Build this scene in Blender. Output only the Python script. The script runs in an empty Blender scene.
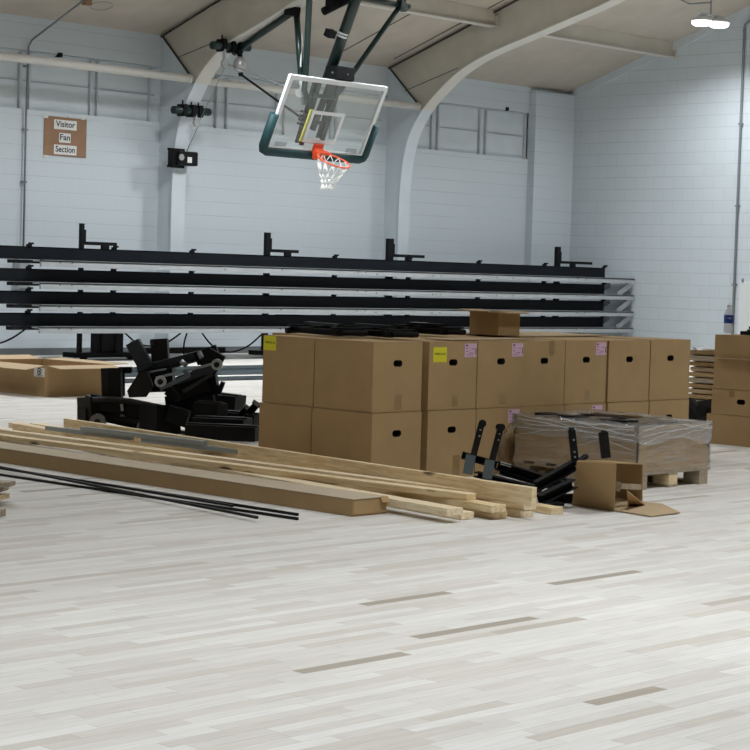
import bpy, bmesh, math, random
import numpy as np
from mathutils import Vector, Matrix
random.seed(7)
S = bpy.context.scene
COL = S.collection
PI = math.pi

# ---------------------------------------------------------------- survey of the photograph
# vanishing points of the two wall directions give the camera; H is the eye height
VL = np.array([-1600., 215.]); VR = np.array([2250., 330.]); PC = np.array([375., 375.])
F = math.sqrt(-float(np.dot(VL-PC, VR-PC))); H = 1.25
def nrm(v): return v/np.linalg.norm(v)
AX = nrm(np.array([VR[0]-PC[0], VR[1]-PC[1], F])); AY = nrm(np.array([VL[0]-PC[0], VL[1]-PC[1], F]))
AZ = np.cross(AX, AY)
if AZ[1] > 0: AZ = -AZ
CAM = np.array([0., 0., H])
def ray(x, y):
    d = np.array([x-375., y-375., F]); return np.array([d@AX, d@AY, d@AZ])/F
def fl(x, y, z=0.0):
    r = ray(x, y); return Vector(CAM + r*(z-H)/r[2])
def onx(x, y, c):
    r = ray(x, y); return Vector(CAM + r*c/r[0])
def ony(x, y, c):
    r = ray(x, y); return Vector(CAM + r*c/r[1])
def dep(x, y, d): return Vector(CAM + ray(x, y)*d)
def onplane(x, y, p, n):
    r = ray(x, y); n = np.array(n); t = ((np.array(p)-CAM)@n)/(r@n); return Vector(CAM + r*t)
YW, XC, ZE, SL, YR = 21.64, 26.97, 4.57, 0.334, 9.5      # back wall, right wall, eave, roof slope, ridge
def zc(y): return ZE + SL*((YW-y) if y > YR else (y-(2*YR-YW)))

# ---------------------------------------------------------------- materials
def mat(name, col, rough=0.6, metal=0.0, noise=0.0, nscale=8.0, bump=0.0, spec=0.5, stretch=(1,1,1), dist=0.02):
    m = bpy.data.materials.new(name); m.use_nodes = True
    nt = m.node_tree; N = nt.nodes; L = nt.links; b = N['Principled BSDF']
    b.inputs['Base Color'].default_value = (*col, 1); b.inputs['Roughness'].default_value = rough
    b.inputs['Metallic'].default_value = metal; b.inputs['Specular IOR Level'].default_value = spec
    if noise or bump:
        g = N.new('ShaderNodeNewGeometry'); mp = N.new('ShaderNodeMapping'); mp.inputs['Scale'].default_value = stretch
        L.new(g.outputs['Position'], mp.inputs['Vector'])
        t = N.new('ShaderNodeTexNoise'); t.inputs['Scale'].default_value = nscale; t.inputs['Detail'].default_value = 5
        L.new(mp.outputs['Vector'], t.inputs['Vector'])
        if noise:
            r = N.new('ShaderNodeValToRGB'); e = r.color_ramp.elements
            e[0].position = 0.3; e[1].position = 0.7
            e[0].color = (*[max(0, c*(1-noise)) for c in col], 1); e[1].color = (*[min(1, c*(1+noise)) for c in col], 1)
            L.new(t.outputs['Fac'], r.inputs['Fac']); L.new(r.outputs['Color'], b.inputs['Base Color'])
        if bump:
            bp = N.new('ShaderNodeBump'); bp.inputs['Strength'].default_value = bump; bp.inputs['Distance'].default_value = dist
            L.new(t.outputs['Fac'], bp.inputs['Height']); L.new(bp.outputs['Normal'], b.inputs['Normal'])
    return m

def block_mat(name, col, axis, joint=0.9, vstrength=0.35, seam=0.80):
    # painted concrete block: 16 x 8 inch courses, joints pressed in
    m = bpy.data.materials.new(name); m.use_nodes = True
    nt = m.node_tree; N = nt.nodes; L = nt.links; b = N['Principled BSDF']; b.inputs['Roughness'].default_value = 0.55
    g = N.new('ShaderNodeNewGeometry'); sp = N.new('ShaderNodeSeparateXYZ'); L.new(g.outputs['Position'], sp.inputs[0])
    cb = N.new('ShaderNodeCombineXYZ'); L.new(sp.outputs[axis], cb.inputs[0]); L.new(sp.outputs['Z'], cb.inputs[1])
    br = N.new('ShaderNodeTexBrick'); L.new(cb.outputs[0], br.inputs['Vector'])
    br.inputs['Scale'].default_value = 1; br.inputs['Brick Width'].default_value = 0.4064; br.inputs['Row Height'].default_value = 0.2032
    br.inputs['Mortar Size'].default_value = 0.006; br.inputs['Mortar Smooth'].default_value = 0.6; br.inputs['Bias'].default_value = 0
    br.inputs['Color1'].default_value = (*col, 1); br.inputs['Color2'].default_value = (*[c*0.96 for c in col], 1)
    br.inputs['Mortar'].default_value = (*[c*joint for c in col], 1)
    # courses alone (continuous bed joints read stronger than the head joints)
    md = N.new('ShaderNodeMath'); md.operation = 'FLOORED_MODULO'; md.inputs[1].default_value = 0.2032; L.new(sp.outputs['Z'], md.inputs[0])
    lt = N.new('ShaderNodeMath'); lt.operation = 'LESS_THAN'; lt.inputs[1].default_value = 0.010; L.new(md.outputs[0], lt.inputs[0])
    nz = N.new('ShaderNodeTexNoise'); nz.inputs['Scale'].default_value = 0.9; nz.inputs['Detail'].default_value = 3; L.new(g.outputs['Position'], nz.inputs['Vector'])
    lm = N.new('ShaderNodeMath'); lm.operation = 'MULTIPLY'; L.new(lt.outputs[0], lm.inputs[0])
    rp = N.new('ShaderNodeMapRange'); rp.inputs['From Min'].default_value = 0.35; rp.inputs['From Max'].default_value = 0.65
    rp.inputs['To Min'].default_value = 0.15; rp.inputs['To Max'].default_value = 1.0; L.new(nz.outputs['Fac'], rp.inputs['Value']); L.new(rp.outputs[0], lm.inputs[1])
    mx = N.new('ShaderNodeMixRGB'); mx.blend_type = 'MIX'; L.new(lm.outputs[0], mx.inputs['Fac'])
    mv = N.new('ShaderNodeMixRGB'); mv.inputs['Fac'].default_value = vstrength; mv.inputs[1].default_value = (*col, 1); L.new(br.outputs['Color'], mv.inputs[2])
    L.new(mv.outputs[0], mx.inputs[1]); mx.inputs[2].default_value = (*[c*seam for c in col], 1)
    L.new(mx.outputs[0], b.inputs['Base Color'])
    n2 = N.new('ShaderNodeTexNoise'); n2.inputs['Scale'].default_value = 40; L.new(g.outputs['Position'], n2.inputs['Vector'])
    ad = N.new('ShaderNodeMath'); ad.operation = 'MULTIPLY_ADD'; ad.inputs[1].default_value = 0.25; L.new(n2.outputs['Fac'], ad.inputs[0])
    sb = N.new('ShaderNodeMath'); sb.operation = 'SUBTRACT'; sb.inputs[0].default_value = 1; L.new(br.outputs['Fac'], sb.inputs[1]); L.new(sb.outputs[0], ad.inputs[2])
    bp = N.new('ShaderNodeBump'); bp.inputs['Strength'].default_value = 0.25; bp.inputs['Distance'].default_value = 0.005
    L.new(ad.outputs[0], bp.inputs['Height']); L.new(bp.outputs['Normal'], b.inputs['Normal'])
    return m

def floor_mat():
    m = bpy.data.materials.new('bare_maple'); m.use_nodes = True
    nt = m.node_tree; N = nt.nodes; L = nt.links; b = N['Principled BSDF']; b.inputs['Roughness'].default_value = 0.62
    b.inputs['Specular IOR Level'].default_value = 0.3
    def math_(op, a, c=None):
        n = N.new('ShaderNodeMath'); n.operation = op
        for i, v in enumerate((a, c)):
            if v is None: continue
            if isinstance(v, (int, float)): n.inputs[i].default_value = v
            else: L.new(v, n.inputs[i])
        return n.outputs[0]
    g = N.new('ShaderNodeNewGeometry'); sp = N.new('ShaderNodeSeparateXYZ'); L.new(g.outputs['Position'], sp.inputs[0])
    W = 0.057
    yr = math_('DIVIDE', sp.outputs['Y'], W); row = math_('FLOOR', yr); fy = math_('FRACT', yr)
    def wn(a, c=None, off=0.0):
        n = N.new('ShaderNodeTexWhiteNoise'); n.noise_dimensions = '3D'; cb = N.new('ShaderNodeCombineXYZ')
        L.new(a, cb.inputs[0])
        if c is not None: L.new(c, cb.inputs[1])
        cb.inputs[2].default_value = off; L.new(cb.outputs[0], n.inputs['Vector']); return n.outputs['Value']
    ln = math_('ADD', math_('MULTIPLY', wn(row, None, 3.3), 0.55), 0.28)
    u = math_('ADD', math_('DIVIDE', sp.outputs['X'], ln), math_('MULTIPLY', wn(row, None, 7.7), 50.0))
    colu = math_('FLOOR', u); fx = math_('FRACT', u)
    rnd = wn(row, colu, 1.1)
    ramp = N.new('ShaderNodeValToRGB'); L.new(rnd, ramp.inputs['Fac']); e = ramp.color_ramp.elements
    ramp.color_ramp.interpolation = 'LINEAR'
    e[0].position = 0.0; e[0].color = (0.36, 0.315, 0.26, 1); e[1].position = 1.0; e[1].color = (0.74, 0.725, 0.69, 1)
    for p, c in ((0.010, (0.46, 0.41, 0.35)), (0.022, (0.59, 0.55, 0.495)), (0.2, (0.635, 0.60, 0.555)), (0.5, (0.675, 0.65, 0.605)), (0.8, (0.705, 0.685, 0.645))):
        k = e.new(p); k.color = (*c, 1)
    # grain
    mp = N.new('ShaderNodeMapping'); mp.inputs['Scale'].default_value = (2.2, 46, 1); L.new(g.outputs['Position'], mp.inputs['Vector'])
    n = N.new('ShaderNodeTexNoise'); n.inputs['Scale'].default_value = 2.2; n.inputs['Detail'].default_value = 6; n.inputs['Roughness'].default_value = 0.65
    L.new(mp.outputs[0], n.inputs['Vector'])
    gr = N.new('ShaderNodeMapRange'); gr.inputs['From Min'].default_value = 0.3; gr.inputs['From Max'].default_value = 0.7
    gr.inputs['To Min'].default_value = 0.86; gr.inputs['To Max'].default_value = 1.08; L.new(n.outputs['Fac'], gr.inputs['Value'])
    # seams
    e1 = math_('LESS_THAN', fy, 0.03); e2 = math_('LESS_THAN', math_('MULTIPLY', fx, ln), 0.0025)
    seam = math_('MAXIMUM', e1, e2); sm = math_('SUBTRACT', 1.0, math_('MULTIPLY', seam, 0.28))
    # worn, dusty patches
    n3 = N.new('ShaderNodeTexNoise'); n3.inputs['Scale'].default_value = 0.8; n3.inputs['Detail'].default_value = 4; L.new(g.outputs['Position'], n3.inputs['Vector'])
    dr = N.new('ShaderNodeMapRange'); dr.inputs['From Min'].default_value = 0.3; dr.inputs['From Max'].default_value = 0.7
    dr.inputs['To Min'].default_value = 0.95; dr.inputs['To Max'].default_value = 1.04; L.new(n3.outputs['Fac'], dr.inputs['Value'])
    k = math_('MULTIPLY', math_('MULTIPLY', gr.outputs[0], sm), dr.outputs[0])
    vm = N.new('ShaderNodeVectorMath'); vm.operation = 'SCALE'; L.new(ramp.outputs['Color'], vm.inputs[0]); L.new(k, vm.inputs['Scale'])
    L.new(vm.outputs[0], b.inputs['Base Color'])
    return m

def wood_mat(name, c1, c2, knots=True):
    m = bpy.data.materials.new(name); m.use_nodes = True
    nt = m.node_tree; N = nt.nodes; L = nt.links; b = N['Principled BSDF']; b.inputs['Roughness'].default_value = 0.6
    g = N.new('ShaderNodeNewGeometry')
    mp = N.new('ShaderNodeMapping'); mp.inputs['Scale'].default_value = (22, 0.9, 22); mp.inputs['Rotation'].default_value = (0, 0, 0.12)
    L.new(g.outputs['Position'], mp.inputs['Vector'])
    n = N.new('ShaderNodeTexNoise'); n.inputs['Scale'].default_value = 2.5; n.inputs['Detail'].default_value = 5; n.inputs['Distortion'].default_value = 0.6
    L.new(mp.outputs[0], n.inputs['Vector'])
    r = N.new('ShaderNodeValToRGB'); e = r.color_ramp.elements; e[0].position = 0.32; e[1].position = 0.62; e[0].color = (*c2, 1); e[1].color = (*c1, 1)
    L.new(n.outputs['Fac'], r.inputs['Fac']); out = r.outputs['Color']
    if knots:
        mk = N.new('ShaderNodeMapping'); mk.inputs['Scale'].default_value = (6, 2.2, 6); L.new(g.outputs['Position'], mk.inputs['Vector'])
        v = N.new('ShaderNodeTexVoronoi'); v.inputs['Scale'].default_value = 1.25; L.new(mk.outputs[0], v.inputs['Vector'])
        lt = N.new('ShaderNodeMapRange'); lt.inputs['From Min'].default_value = 0.09; lt.inputs['From Max'].default_value = 0.20
        lt.inputs['To Min'].default_value = 1; lt.inputs['To Max'].default_value = 0; L.new(v.outputs['Distance'], lt.inputs['Value'])
        mx = N.new('ShaderNodeMixRGB'); L.new(lt.outputs[0], mx.inputs['Fac']); L.new(out, mx.inputs[1]); mx.inputs[2].default_value = (0.13, 0.075, 0.035, 1); out = mx.outputs[0]
    L.new(out, b.inputs['Base Color'])
    return m

def emit_mat(name, col, s):
    m = bpy.data.materials.new(name); m.use_nodes = True; N = m.node_tree.nodes
    b = N['Principled BSDF']; b.inputs['Emission Color'].default_value = (*col, 1); b.inputs['Emission Strength'].default_value = s
    return m

def film_mat(name, tint, clear, wrinkle=0.0, rough=0.15, nscale=6.0, haze=(0.8, 0.82, 0.84), f0=0.04):
    # clear sheet: transparent mixed with a gloss that follows the view angle
    m = bpy.data.materials.new(name); m.use_nodes = True; nt = m.node_tree; N = nt.nodes; L = nt.links
    N.remove(N['Principled BSDF']); o = N['Material Output']
    tr = N.new('ShaderNodeBsdfTransparent'); tr.inputs['Color'].default_value = (*tint, 1)
    gl = N.new('ShaderNodeBsdfGlossy'); gl.inputs['Roughness'].default_value = rough
    # Schlick reflectance, the same from both faces of the sheet
    gm = N.new('ShaderNodeNewGeometry'); fr = N.new('ShaderNodeVectorMath'); fr.operation = 'DOT_PRODUCT'
    L.new(gm.outputs['Normal'], fr.inputs[0]); L.new(gm.outputs['Incoming'], fr.inputs[1])
    def mth(op, a, c):
        n = N.new('ShaderNodeMath'); n.operation = op
        for i, v in enumerate((a, c)):
            if isinstance(v, (int, float)): n.inputs[i].default_value = v
            elif v is not None: L.new(v, n.inputs[i])
        return n.outputs[0]
    fz = mth('ADD', mth('MULTIPLY', mth('POWER', mth('SUBTRACT', 1.0, mth('ABSOLUTE', fr.outputs['Value'], None)), 5.0), 0.9), f0)
    mx = N.new('ShaderNodeMixShader'); L.new(fz, mx.inputs[0]); L.new(tr.outputs[0], mx.inputs[1]); L.new(gl.outputs[0], mx.inputs[2])
    out = mx.outputs[0]
    df = N.new('ShaderNodeBsdfDiffuse'); df.inputs['Color'].default_value = (*haze, 1)
    m2 = N.new('ShaderNodeMixShader'); m2.inputs[0].default_value = 1-clear; L.new(out, m2.inputs[1]); L.new(df.outputs[0], m2.inputs[2]); out = m2.outputs[0]
    if wrinkle:
        g = N.new('ShaderNodeNewGeometry'); mp = N.new('ShaderNodeMapping'); mp.inputs['Scale'].default_value = (1.0, 1.0, 3.2); mp.inputs['Rotation'].default_value = (0.25, 0.3, 0)
        L.new(g.outputs['Position'], mp.inputs['Vector'])
        n = N.new('ShaderNodeTexNoise'); n.inputs['Scale'].default_value = nscale; n.inputs['Detail'].default_value = 4; n.inputs['Distortion'].default_value = 1.2
        L.new(mp.outputs[0], n.inputs['Vector'])
        bp = N.new('ShaderNodeBump'); bp.inputs['Strength'].default_value = wrinkle; bp.inputs['Distance'].default_value = 0.05
        L.new(n.outputs['Fac'], bp.inputs['Height'])
        for k in (gl, df): L.new(bp.outputs[0], k.inputs['Normal'])
        L.new(bp.outputs[0], fr.inputs[0])
        # streaks whiten the folds of film and paint in their highlights
        m3 = N.new('ShaderNodeMapping'); m3.inputs['Scale'].default_value = (1.1, 1.1, 13); m3.inputs['Rotation'].default_value = (0.16, -0.10, 0.3)
        L.new(g.outputs['Position'], m3.inputs['Vector'])
        rg = N.new('ShaderNodeTexNoise'); rg.inputs['Scale'].default_value = 3.2; rg.inputs['Detail'].default_value = 6; rg.inputs['Roughness'].default_value = 0.62; rg.inputs['Distortion'].default_value = 0.8
        L.new(m3.outputs[0], rg.inputs['Vector'])
        mr = N.new('ShaderNodeMapRange'); mr.inputs['From Min'].default_value = 0.52; mr.inputs['From Max'].default_value = 0.78
        mr.inputs['To Min'].default_value = 1-clear; mr.inputs['To Max'].default_value = min(0.8, 1-clear+0.45); L.new(rg.outputs['Fac'], mr.inputs['Value'])
        L.new(mr.outputs[0], m2.inputs[0])
    L.new(out, o.inputs['Surface'])
    return m

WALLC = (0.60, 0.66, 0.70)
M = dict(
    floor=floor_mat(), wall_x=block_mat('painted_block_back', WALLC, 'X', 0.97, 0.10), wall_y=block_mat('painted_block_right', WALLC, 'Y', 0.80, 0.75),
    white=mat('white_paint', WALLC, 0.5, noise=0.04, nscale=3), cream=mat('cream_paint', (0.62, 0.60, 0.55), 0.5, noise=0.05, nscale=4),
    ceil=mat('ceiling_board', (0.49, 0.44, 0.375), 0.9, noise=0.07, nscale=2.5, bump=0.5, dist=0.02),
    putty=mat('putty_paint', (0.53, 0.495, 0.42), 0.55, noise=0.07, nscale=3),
    mullion=mat('window_stile_paint', (0.54, 0.58, 0.61), 0.5), base=mat('grey_vinyl', (0.12, 0.13, 0.135), 0.6), dark_line=mat('dark_seam_and_shadow', (0.05, 0.045, 0.04), 0.9),
    steel=mat('galvanised_steel', (0.30, 0.33, 0.35), 0.42, 0.55, noise=0.12, nscale=14),
    greysteel=mat('grey_painted_steel', (0.40, 0.42, 0.435), 0.45, 0.15, noise=0.08, nscale=5),
    conduit=mat('grey_conduit', (0.22, 0.245, 0.26), 0.4, 0.3),
    black=mat('black_powder_coat', (0.0075, 0.008, 0.009), 0.55, noise=0.15, nscale=5, spec=0.14), blackgloss=mat('black_enamel', (0.008, 0.008, 0.009), 0.4, spec=0.22),
    rail=mat('black_beam', (0.0065, 0.0082, 0.0115), 0.6, noise=0.15, nscale=2, spec=0.12), rubber=mat('black_rubber', (0.010, 0.010, 0.010), 0.8, spec=0.2),
    charcoal=mat('charcoal_plate', (0.019, 0.0172, 0.0162), 0.5, spec=0.16), chrome=mat('bright_steel', (0.42, 0.44, 0.45), 0.3, 0.8, noise=0.25, nscale=40),
    bluegrey=mat('blue_grey_metal', (0.12, 0.155, 0.18), 0.4, 0.4),
    card=mat('cardboard', (0.435, 0.288, 0.135), 0.8, noise=0.05, nscale=6), card2=mat('cardboard_dull', (0.40, 0.264, 0.124), 0.82, noise=0.06, nscale=5),
    cardin=mat('cardboard_inside', (0.46, 0.34, 0.205), 0.85, noise=0.05, nscale=5), holeshade=mat('hole_shade', (0.02, 0.017, 0.013), 0.9),
    cardlit=mat('cardboard_toplit', (0.50, 0.415, 0.30), 0.8, noise=0.05, nscale=5),
    tape=film_mat('clear_tape', (0.97, 0.95, 0.90), 0.955, rough=0.12, haze=(.6,.5,.35)),
    pine=wood_mat('pine', (0.86, 0.71, 0.46), (0.66, 0.47, 0.24)), palew=wood_mat('pale_pine', (0.88, 0.75, 0.53), (0.72, 0.54, 0.32), False),
    greyw=wood_mat('weathered_wood', (0.44, 0.36, 0.26), (0.30, 0.235, 0.165), False),
    yellow=mat('yellow_label', (0.80, 0.74, 0.03), 0.6), pink=mat('pink_label', (0.72, 0.47, 0.60), 0.6), paper=mat('white_paper', (0.75, 0.75, 0.73), 0.7),
    ink=mat('black_ink', (0.015, 0.015, 0.015), 0.7), inkp=mat('purple_ink', (0.16, 0.08, 0.14), 0.7), mark=mat('sign_ink', (0.01, 0.01, 0.01), 0.7),
    signcard=mat('sign_cardboard', (0.30, 0.175, 0.105), 0.8, noise=0.08, nscale=8),
    green=mat('dark_green_enamel', (0.006, 0.022, 0.018), 0.35, noise=0.1, nscale=10), pad=mat('green_pad', (0.008, 0.036, 0.040), 0.6, spec=0.3),
    alu=mat('white_aluminium', (0.66, 0.68, 0.69), 0.4), orange=mat('orange_enamel', (0.72, 0.085, 0.022), 0.4), net=mat('white_cord', (0.78, 0.78, 0.75), 0.8),
    stripe=mat('yellow_tape', (0.75, 0.70, 0.12), 0.6), glass=film_mat('backboard_glass', (0.955, 0.975, 0.965), 0.975, rough=0.02),
    wrap=film_mat('stretch_film', (0.975, 0.98, 0.985), 0.955, 1.0, 0.13, 5.0, f0=0.12),
    bottle=film_mat('clear_plastic', (0.95, 0.97, 0.99), 0.55, rough=0.05, haze=(.88,.9,.92)), blue=mat('blue_label', (0.012, 0.05, 0.33), 0.4), cap=mat('white_cap', (0.8, 0.82, 0.85), 0.4),
    strand=film_mat('gathered_film', (0.95, 0.96, 0.97), 0.30, rough=0.12, haze=(.85, .88, .9)), sheen=mat('black_sheen', (0.016, 0.020, 0.027), 0.35, spec=0.45),
    strip=mat('blue_grey_strip', (0.30, 0.335, 0.355), 0.45), wheelgrey=mat('worn_wheel', (0.16, 0.16, 0.155), 0.5), wrapsheen=film_mat('sheen_haze_film', (0.97, 0.975, 0.98), 0.88, 1.0, 0.12, 7.0, f0=0.14),
    plastic=film_mat('white_plastic_film', (0.9, 0.92, 0.95), 0.35, 0.8, 0.2, 9.0), lamp=emit_mat('lamp_diffuser', (0.92, 0.97, 1.0), 5),
    lamphouse=mat('lamp_housing', (0.7, 0.71, 0.72), 0.4), silver=mat('silver_paint', (0.42, 0.42, 0.41), 0.35, 0.4), gate=mat('door_paint', (0.70, 0.72, 0.73), 0.4),
)

# ---------------------------------------------------------------- mesh helpers
def wloc(o):
    v = Vector((0, 0, 0))
    while o is not None: v += o.location; o = o.parent
    return v
class MB:
    def __init__(s): s.b = bmesh.new()
    def hexa(s, p):                                   # 8 corners: bottom ring then top ring
        v = [s.b.verts.new(q) for q in p]
        for f in ((3,2,1,0),(4,5,6,7),(0,1,5,4),(1,2,6,5),(2,3,7,6),(3,0,4,7)): s.b.faces.new([v[i] for i in f])
        return s
    def box(s, x0, x1, y0, y1, z0, z1):
        return s.hexa([(x0,y0,z0),(x1,y0,z0),(x1,y1,z0),(x0,y1,z0),(x0,y0,z1),(x1,y0,z1),(x1,y1,z1),(x0,y1,z1)])
    def frame(s, p, q, up=(0,0,1)):
        p = Vector(p); q = Vector(q); d = (q-p).normalized(); u = Vector(up)
        if abs(d.dot(u.normalized())) > 0.98: u = Vector((0,1,0)) if abs(d.y) < 0.9 else Vector((1,0,0))
        sx = d.cross(u).normalized(); sz = sx.cross(d).normalized(); return p, q, sx, sz
    def bar(s, p, q, w, h, up=(0,0,1)):               # box section centred on p-q; w sideways, h along up
        p, q, a, c = s.frame(p, q, up); a = a*w/2; c = c*h/2
        return s.hexa([p-a-c, p+a-c, q+a-c, q-a-c, p-a+c, p+a+c, q+a+c, q-a+c])
    def chan(s, p, q, w, h, t=0.006, up=(0,0,1), flip=False):   # C section: web plus two flanges
        P, Q, a, c = s.frame(p, q, up); k = -1 if flip else 1
        s.bar(P-a*k*(w/2-t/2), Q-a*k*(w/2-t/2), t, h, c)
        for z in (-1, 1): s.bar(P+c*z*(h/2-t/2), Q+c*z*(h/2-t/2), w, t, c)
        return s
    def tube(s, p, q, r, n=12, r2=None):
        P, Q, a, c = s.frame(p, q); r2 = r if r2 is None else r2
        A = [s.b.verts.new(P+(a*math.cos(2*PI*i/n)+c*math.sin(2*PI*i/n))*r) for i in range(n)]
        B = [s.b.verts.new(Q+(a*math.cos(2*PI*i/n)+c*math.sin(2*PI*i/n))*r2) for i in range(n)]
        for i in range(n):
            j = (i+1) % n; f = s.b.faces.new((A[i], B[i], B[j], A[j])); f.smooth = True
        s.b.faces.new(A); s.b.faces.new(B[::-1]); return s
    def path(s, pts, r, n=8, closed=False):
        pts = [Vector(p) for p in pts]; rings = []; m = len(pts); ref = None
        for i, p in enumerate(pts):
            if closed: d = pts[(i+1) % m]-pts[i-1]
            else: d = pts[min(i+1, m-1)]-pts[max(i-1, 0)]
            d.normalize()
            if ref is None:
                ref = Vector((0,0,1)) if abs(d.z) < 0.9 else Vector((1,0,0))
            a = d.cross(ref).normalized(); c = a.cross(d).normalized(); ref = c
            rings.append([s.b.verts.new(p+(a*math.cos(2*PI*k/n)+c*math.sin(2*PI*k/n))*r) for k in range(n)])
        for i in range(m if closed else m-1):
            A, B = rings[i], rings[(i+1) % m]
            for k in range(n):
                l = (k+1) % n; f = s.b.faces.new((A[k], B[k], B[l], A[l])); f.smooth = True
        if not closed: s.b.faces.new(rings[0]); s.b.faces.new(rings[-1][::-1])
        return s
    def lathe(s, prof, o, ax=(0,0,1), n=24, smooth=True):
        ax = Vector(ax).normalized(); t = Vector((1,0,0)) if abs(ax.x) < 0.9 else Vector((0,1,0)); a = ax.cross(t).normalized(); c = ax.cross(a); o = Vector(o)
        R = [[s.b.verts.new(o+ax*z+(a*math.cos(2*PI*k/n)+c*math.sin(2*PI*k/n))*max(r, 1e-4)) for k in range(n)] for r, z in prof]
        for A, B in zip(R, R[1:]):
            for k in range(n):
                l = (k+1) % n; f = s.b.faces.new((A[k], A[l], B[l], B[k])); f.smooth = smooth
        s.b.faces.new(R[0][::-1]); s.b.faces.new(R[-1]); return s
    def prism(s, poly, ext):                          # planar polygon extruded by vector
        e = Vector(ext); A = [s.b.verts.new(Vector(p)) for p in poly]; B = [s.b.verts.new(Vector(p)+e) for p in poly]; n = len(A)
        s.b.faces.new(A); s.b.faces.new(B[::-1])
        for i in range(n): j = (i+1) % n; s.b.faces.new((A[j], A[i], B[i], B[j]))
        return s
    def strip(s, pts, a, t):                          # ribbon: points, full width vector a, thickness vectors t per point
        a = Vector(a)/2; R = []
        for p, tv in zip(pts, t):
            p = Vector(p); tv = Vector(tv); R.append([s.b.verts.new(x) for x in (p-a, p+a, p+a+tv, p-a+tv)])
        for A, B in zip(R, R[1:]):
            for k in range(4): l = (k+1) % 4; s.b.faces.new((A[k], B[k], B[l], A[l]))
        s.b.faces.new(R[0]); s.b.faces.new(R[-1][::-1]); return s
    def panel(s, p, u, v, t):                         # thin slab from corner p along u, v with thickness vector t
        p, u, v, t = map(Vector, (p, u, v, t)); return s.hexa([p, p+u, p+u+v, p+v, p+t, p+u+t, p+u+v+t, p+v+t])
    def build(s, name, m, parent=None, bevel=0.0, origin=None):
        bmesh.ops.recalc_face_normals(s.b, faces=s.b.faces[:])
        if bevel: bmesh.ops.bevel(s.b, geom=[e for e in s.b.edges if len(e.link_faces) == 2 and e.calc_face_angle(0) > 0.6], offset=bevel, segments=2, affect='EDGES', profile=0.6)
        if parent is not None: o0 = wloc(parent)
        elif origin is not None: o0 = Vector(origin)
        else:
            vs = [v.co for v in s.b.verts]; o0 = Vector(((min(v.x for v in vs)+max(v.x for v in vs))/2, (min(v.y for v in vs)+max(v.y for v in vs))/2, min(v.z for v in vs)))
        bmesh.ops.translate(s.b, verts=s.b.verts[:], vec=-o0)
        me = bpy.data.meshes.new(name); s.b.to_mesh(me); s.b.free(); me.materials.append(m)
        o = bpy.data.objects.new(name, me); COL.objects.link(o)
        if parent is not None: o.parent = parent
        else: o.location = o0
        return o
def tag(o, label=None, cat=None, group=None, kind=None):
    for k, v in (('label', label), ('category', cat), ('group', group), ('kind', kind)):
        if v: o[k] = v
    return o
def thing(name, loc, label, cat, group=None):
    o = bpy.data.objects.new(name, None); COL.objects.link(o); o.location = loc; o.empty_display_size = 0.1
    return tag(o, label, cat, group)
def struct(o): o['kind'] = 'structure'; return o
def copy_tree(o, parent=None):
    c = o.copy(); COL.objects.link(c)
    if parent is not None: c.parent = parent
    for ch in list(o.children): copy_tree(ch, c)
    return c
def text_part(txt, size, p, u, v, name, m, parent, bold=0.0, width=None):
    cu = bpy.data.curves.new('t', 'FONT'); cu.body = txt; cu.size = 1; cu.align_x = 'CENTER'; cu.align_y = 'CENTER'; cu.offset = bold
    cu.extrude = 0.0
    to = bpy.data.objects.new('t', cu); COL.objects.link(to); bpy.context.view_layer.update()
    me = bpy.data.meshes.new_from_object(to.evaluated_get(bpy.context.evaluated_depsgraph_get())); bpy.data.objects.remove(to); bpy.data.curves.remove(cu)
    u = Vector(u).normalized(); v = Vector(v).normalized(); n = u.cross(v); o0 = wloc(parent)
    kx = size
    if width:
        xs = [q.co.x for q in me.vertices]; kx = width/(max(xs)-min(xs))
    for q in me.vertices: q.co = Vector(p)+u*q.co.x*kx+v*q.co.y*size-o0
    me.materials.append(m); me.name = name; o = bpy.data.objects.new(name, me); COL.objects.link(o); o.parent = parent
    return o
def catenary(p, q, sag, n=14):
    p = Vector(p); q = Vector(q); return [p.lerp(q, i/n)-Vector((0,0,4*sag*(i/n)*(1-i/n))) for i in range(n+1)]

# ---------------------------------------------------------------- the setting
X0, Y0 = -5.0, 2*YR-YW
struct(MB().box(X0, XC, Y0, YW+0.1, -0.1, 0).build('floor', M['floor']))
# back wall: solid below and above, the old window band bricked in behind
wb = struct(MB().box(X0, XC, YW, YW+0.3, 0, 3.33).box(X0, XC, YW, YW+0.3, 4.12, ZE+0.05).box(X0, XC, YW+0.12, YW+0.3, 3.33, 4.12).build('wall_back', M['wall_x']))
struct(MB().prism([(XC, YW+0.3, 0), (XC, YW+0.3, ZE), (XC, YR, zc(YR)+0.1), (XC, Y0, ZE), (XC, Y0, 0)], (0.2, 0, 0)).build('wall_right', M['wall_y']))
struct(MB().prism([(X0, YW+0.3, 0), (X0, YW+0.3, ZE), (X0, YR, zc(YR)+0.1), (X0, Y0, ZE), (X0, Y0, 0)], (-0.2, 0, 0)).build('wall_left', M['wall_y']))
struct(MB().box(X0, XC, Y0-0.2, Y0, 0, ZE+0.05).build('wall_front', M['wall_x']))
cm = MB()
for ya, yb in ((YW+0.3, YR), (Y0-0.2, YR)):
    cm.hexa([(X0-.2, ya, zc(ya)), (XC+.2, ya, zc(ya)), (XC+.2, yb, zc(yb)), (X0-.2, yb, zc(yb)), (X0-.2, ya, zc(ya)+.15), (XC+.2, ya, zc(ya)+.15), (XC+.2, yb, zc(yb)+.15), (X0-.2, yb, zc(yb)+.15)])
ce = struct(cm.build('ceiling', M['ceil']))
seam = MB()
for x in (21.0, 22.15):
    seam.bar((x, YW-0.3, zc(YW-0.3)-0.002), (x, YR+0.3, zc(YR+0.3)-0.002), 0.022, 0.008)
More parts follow.
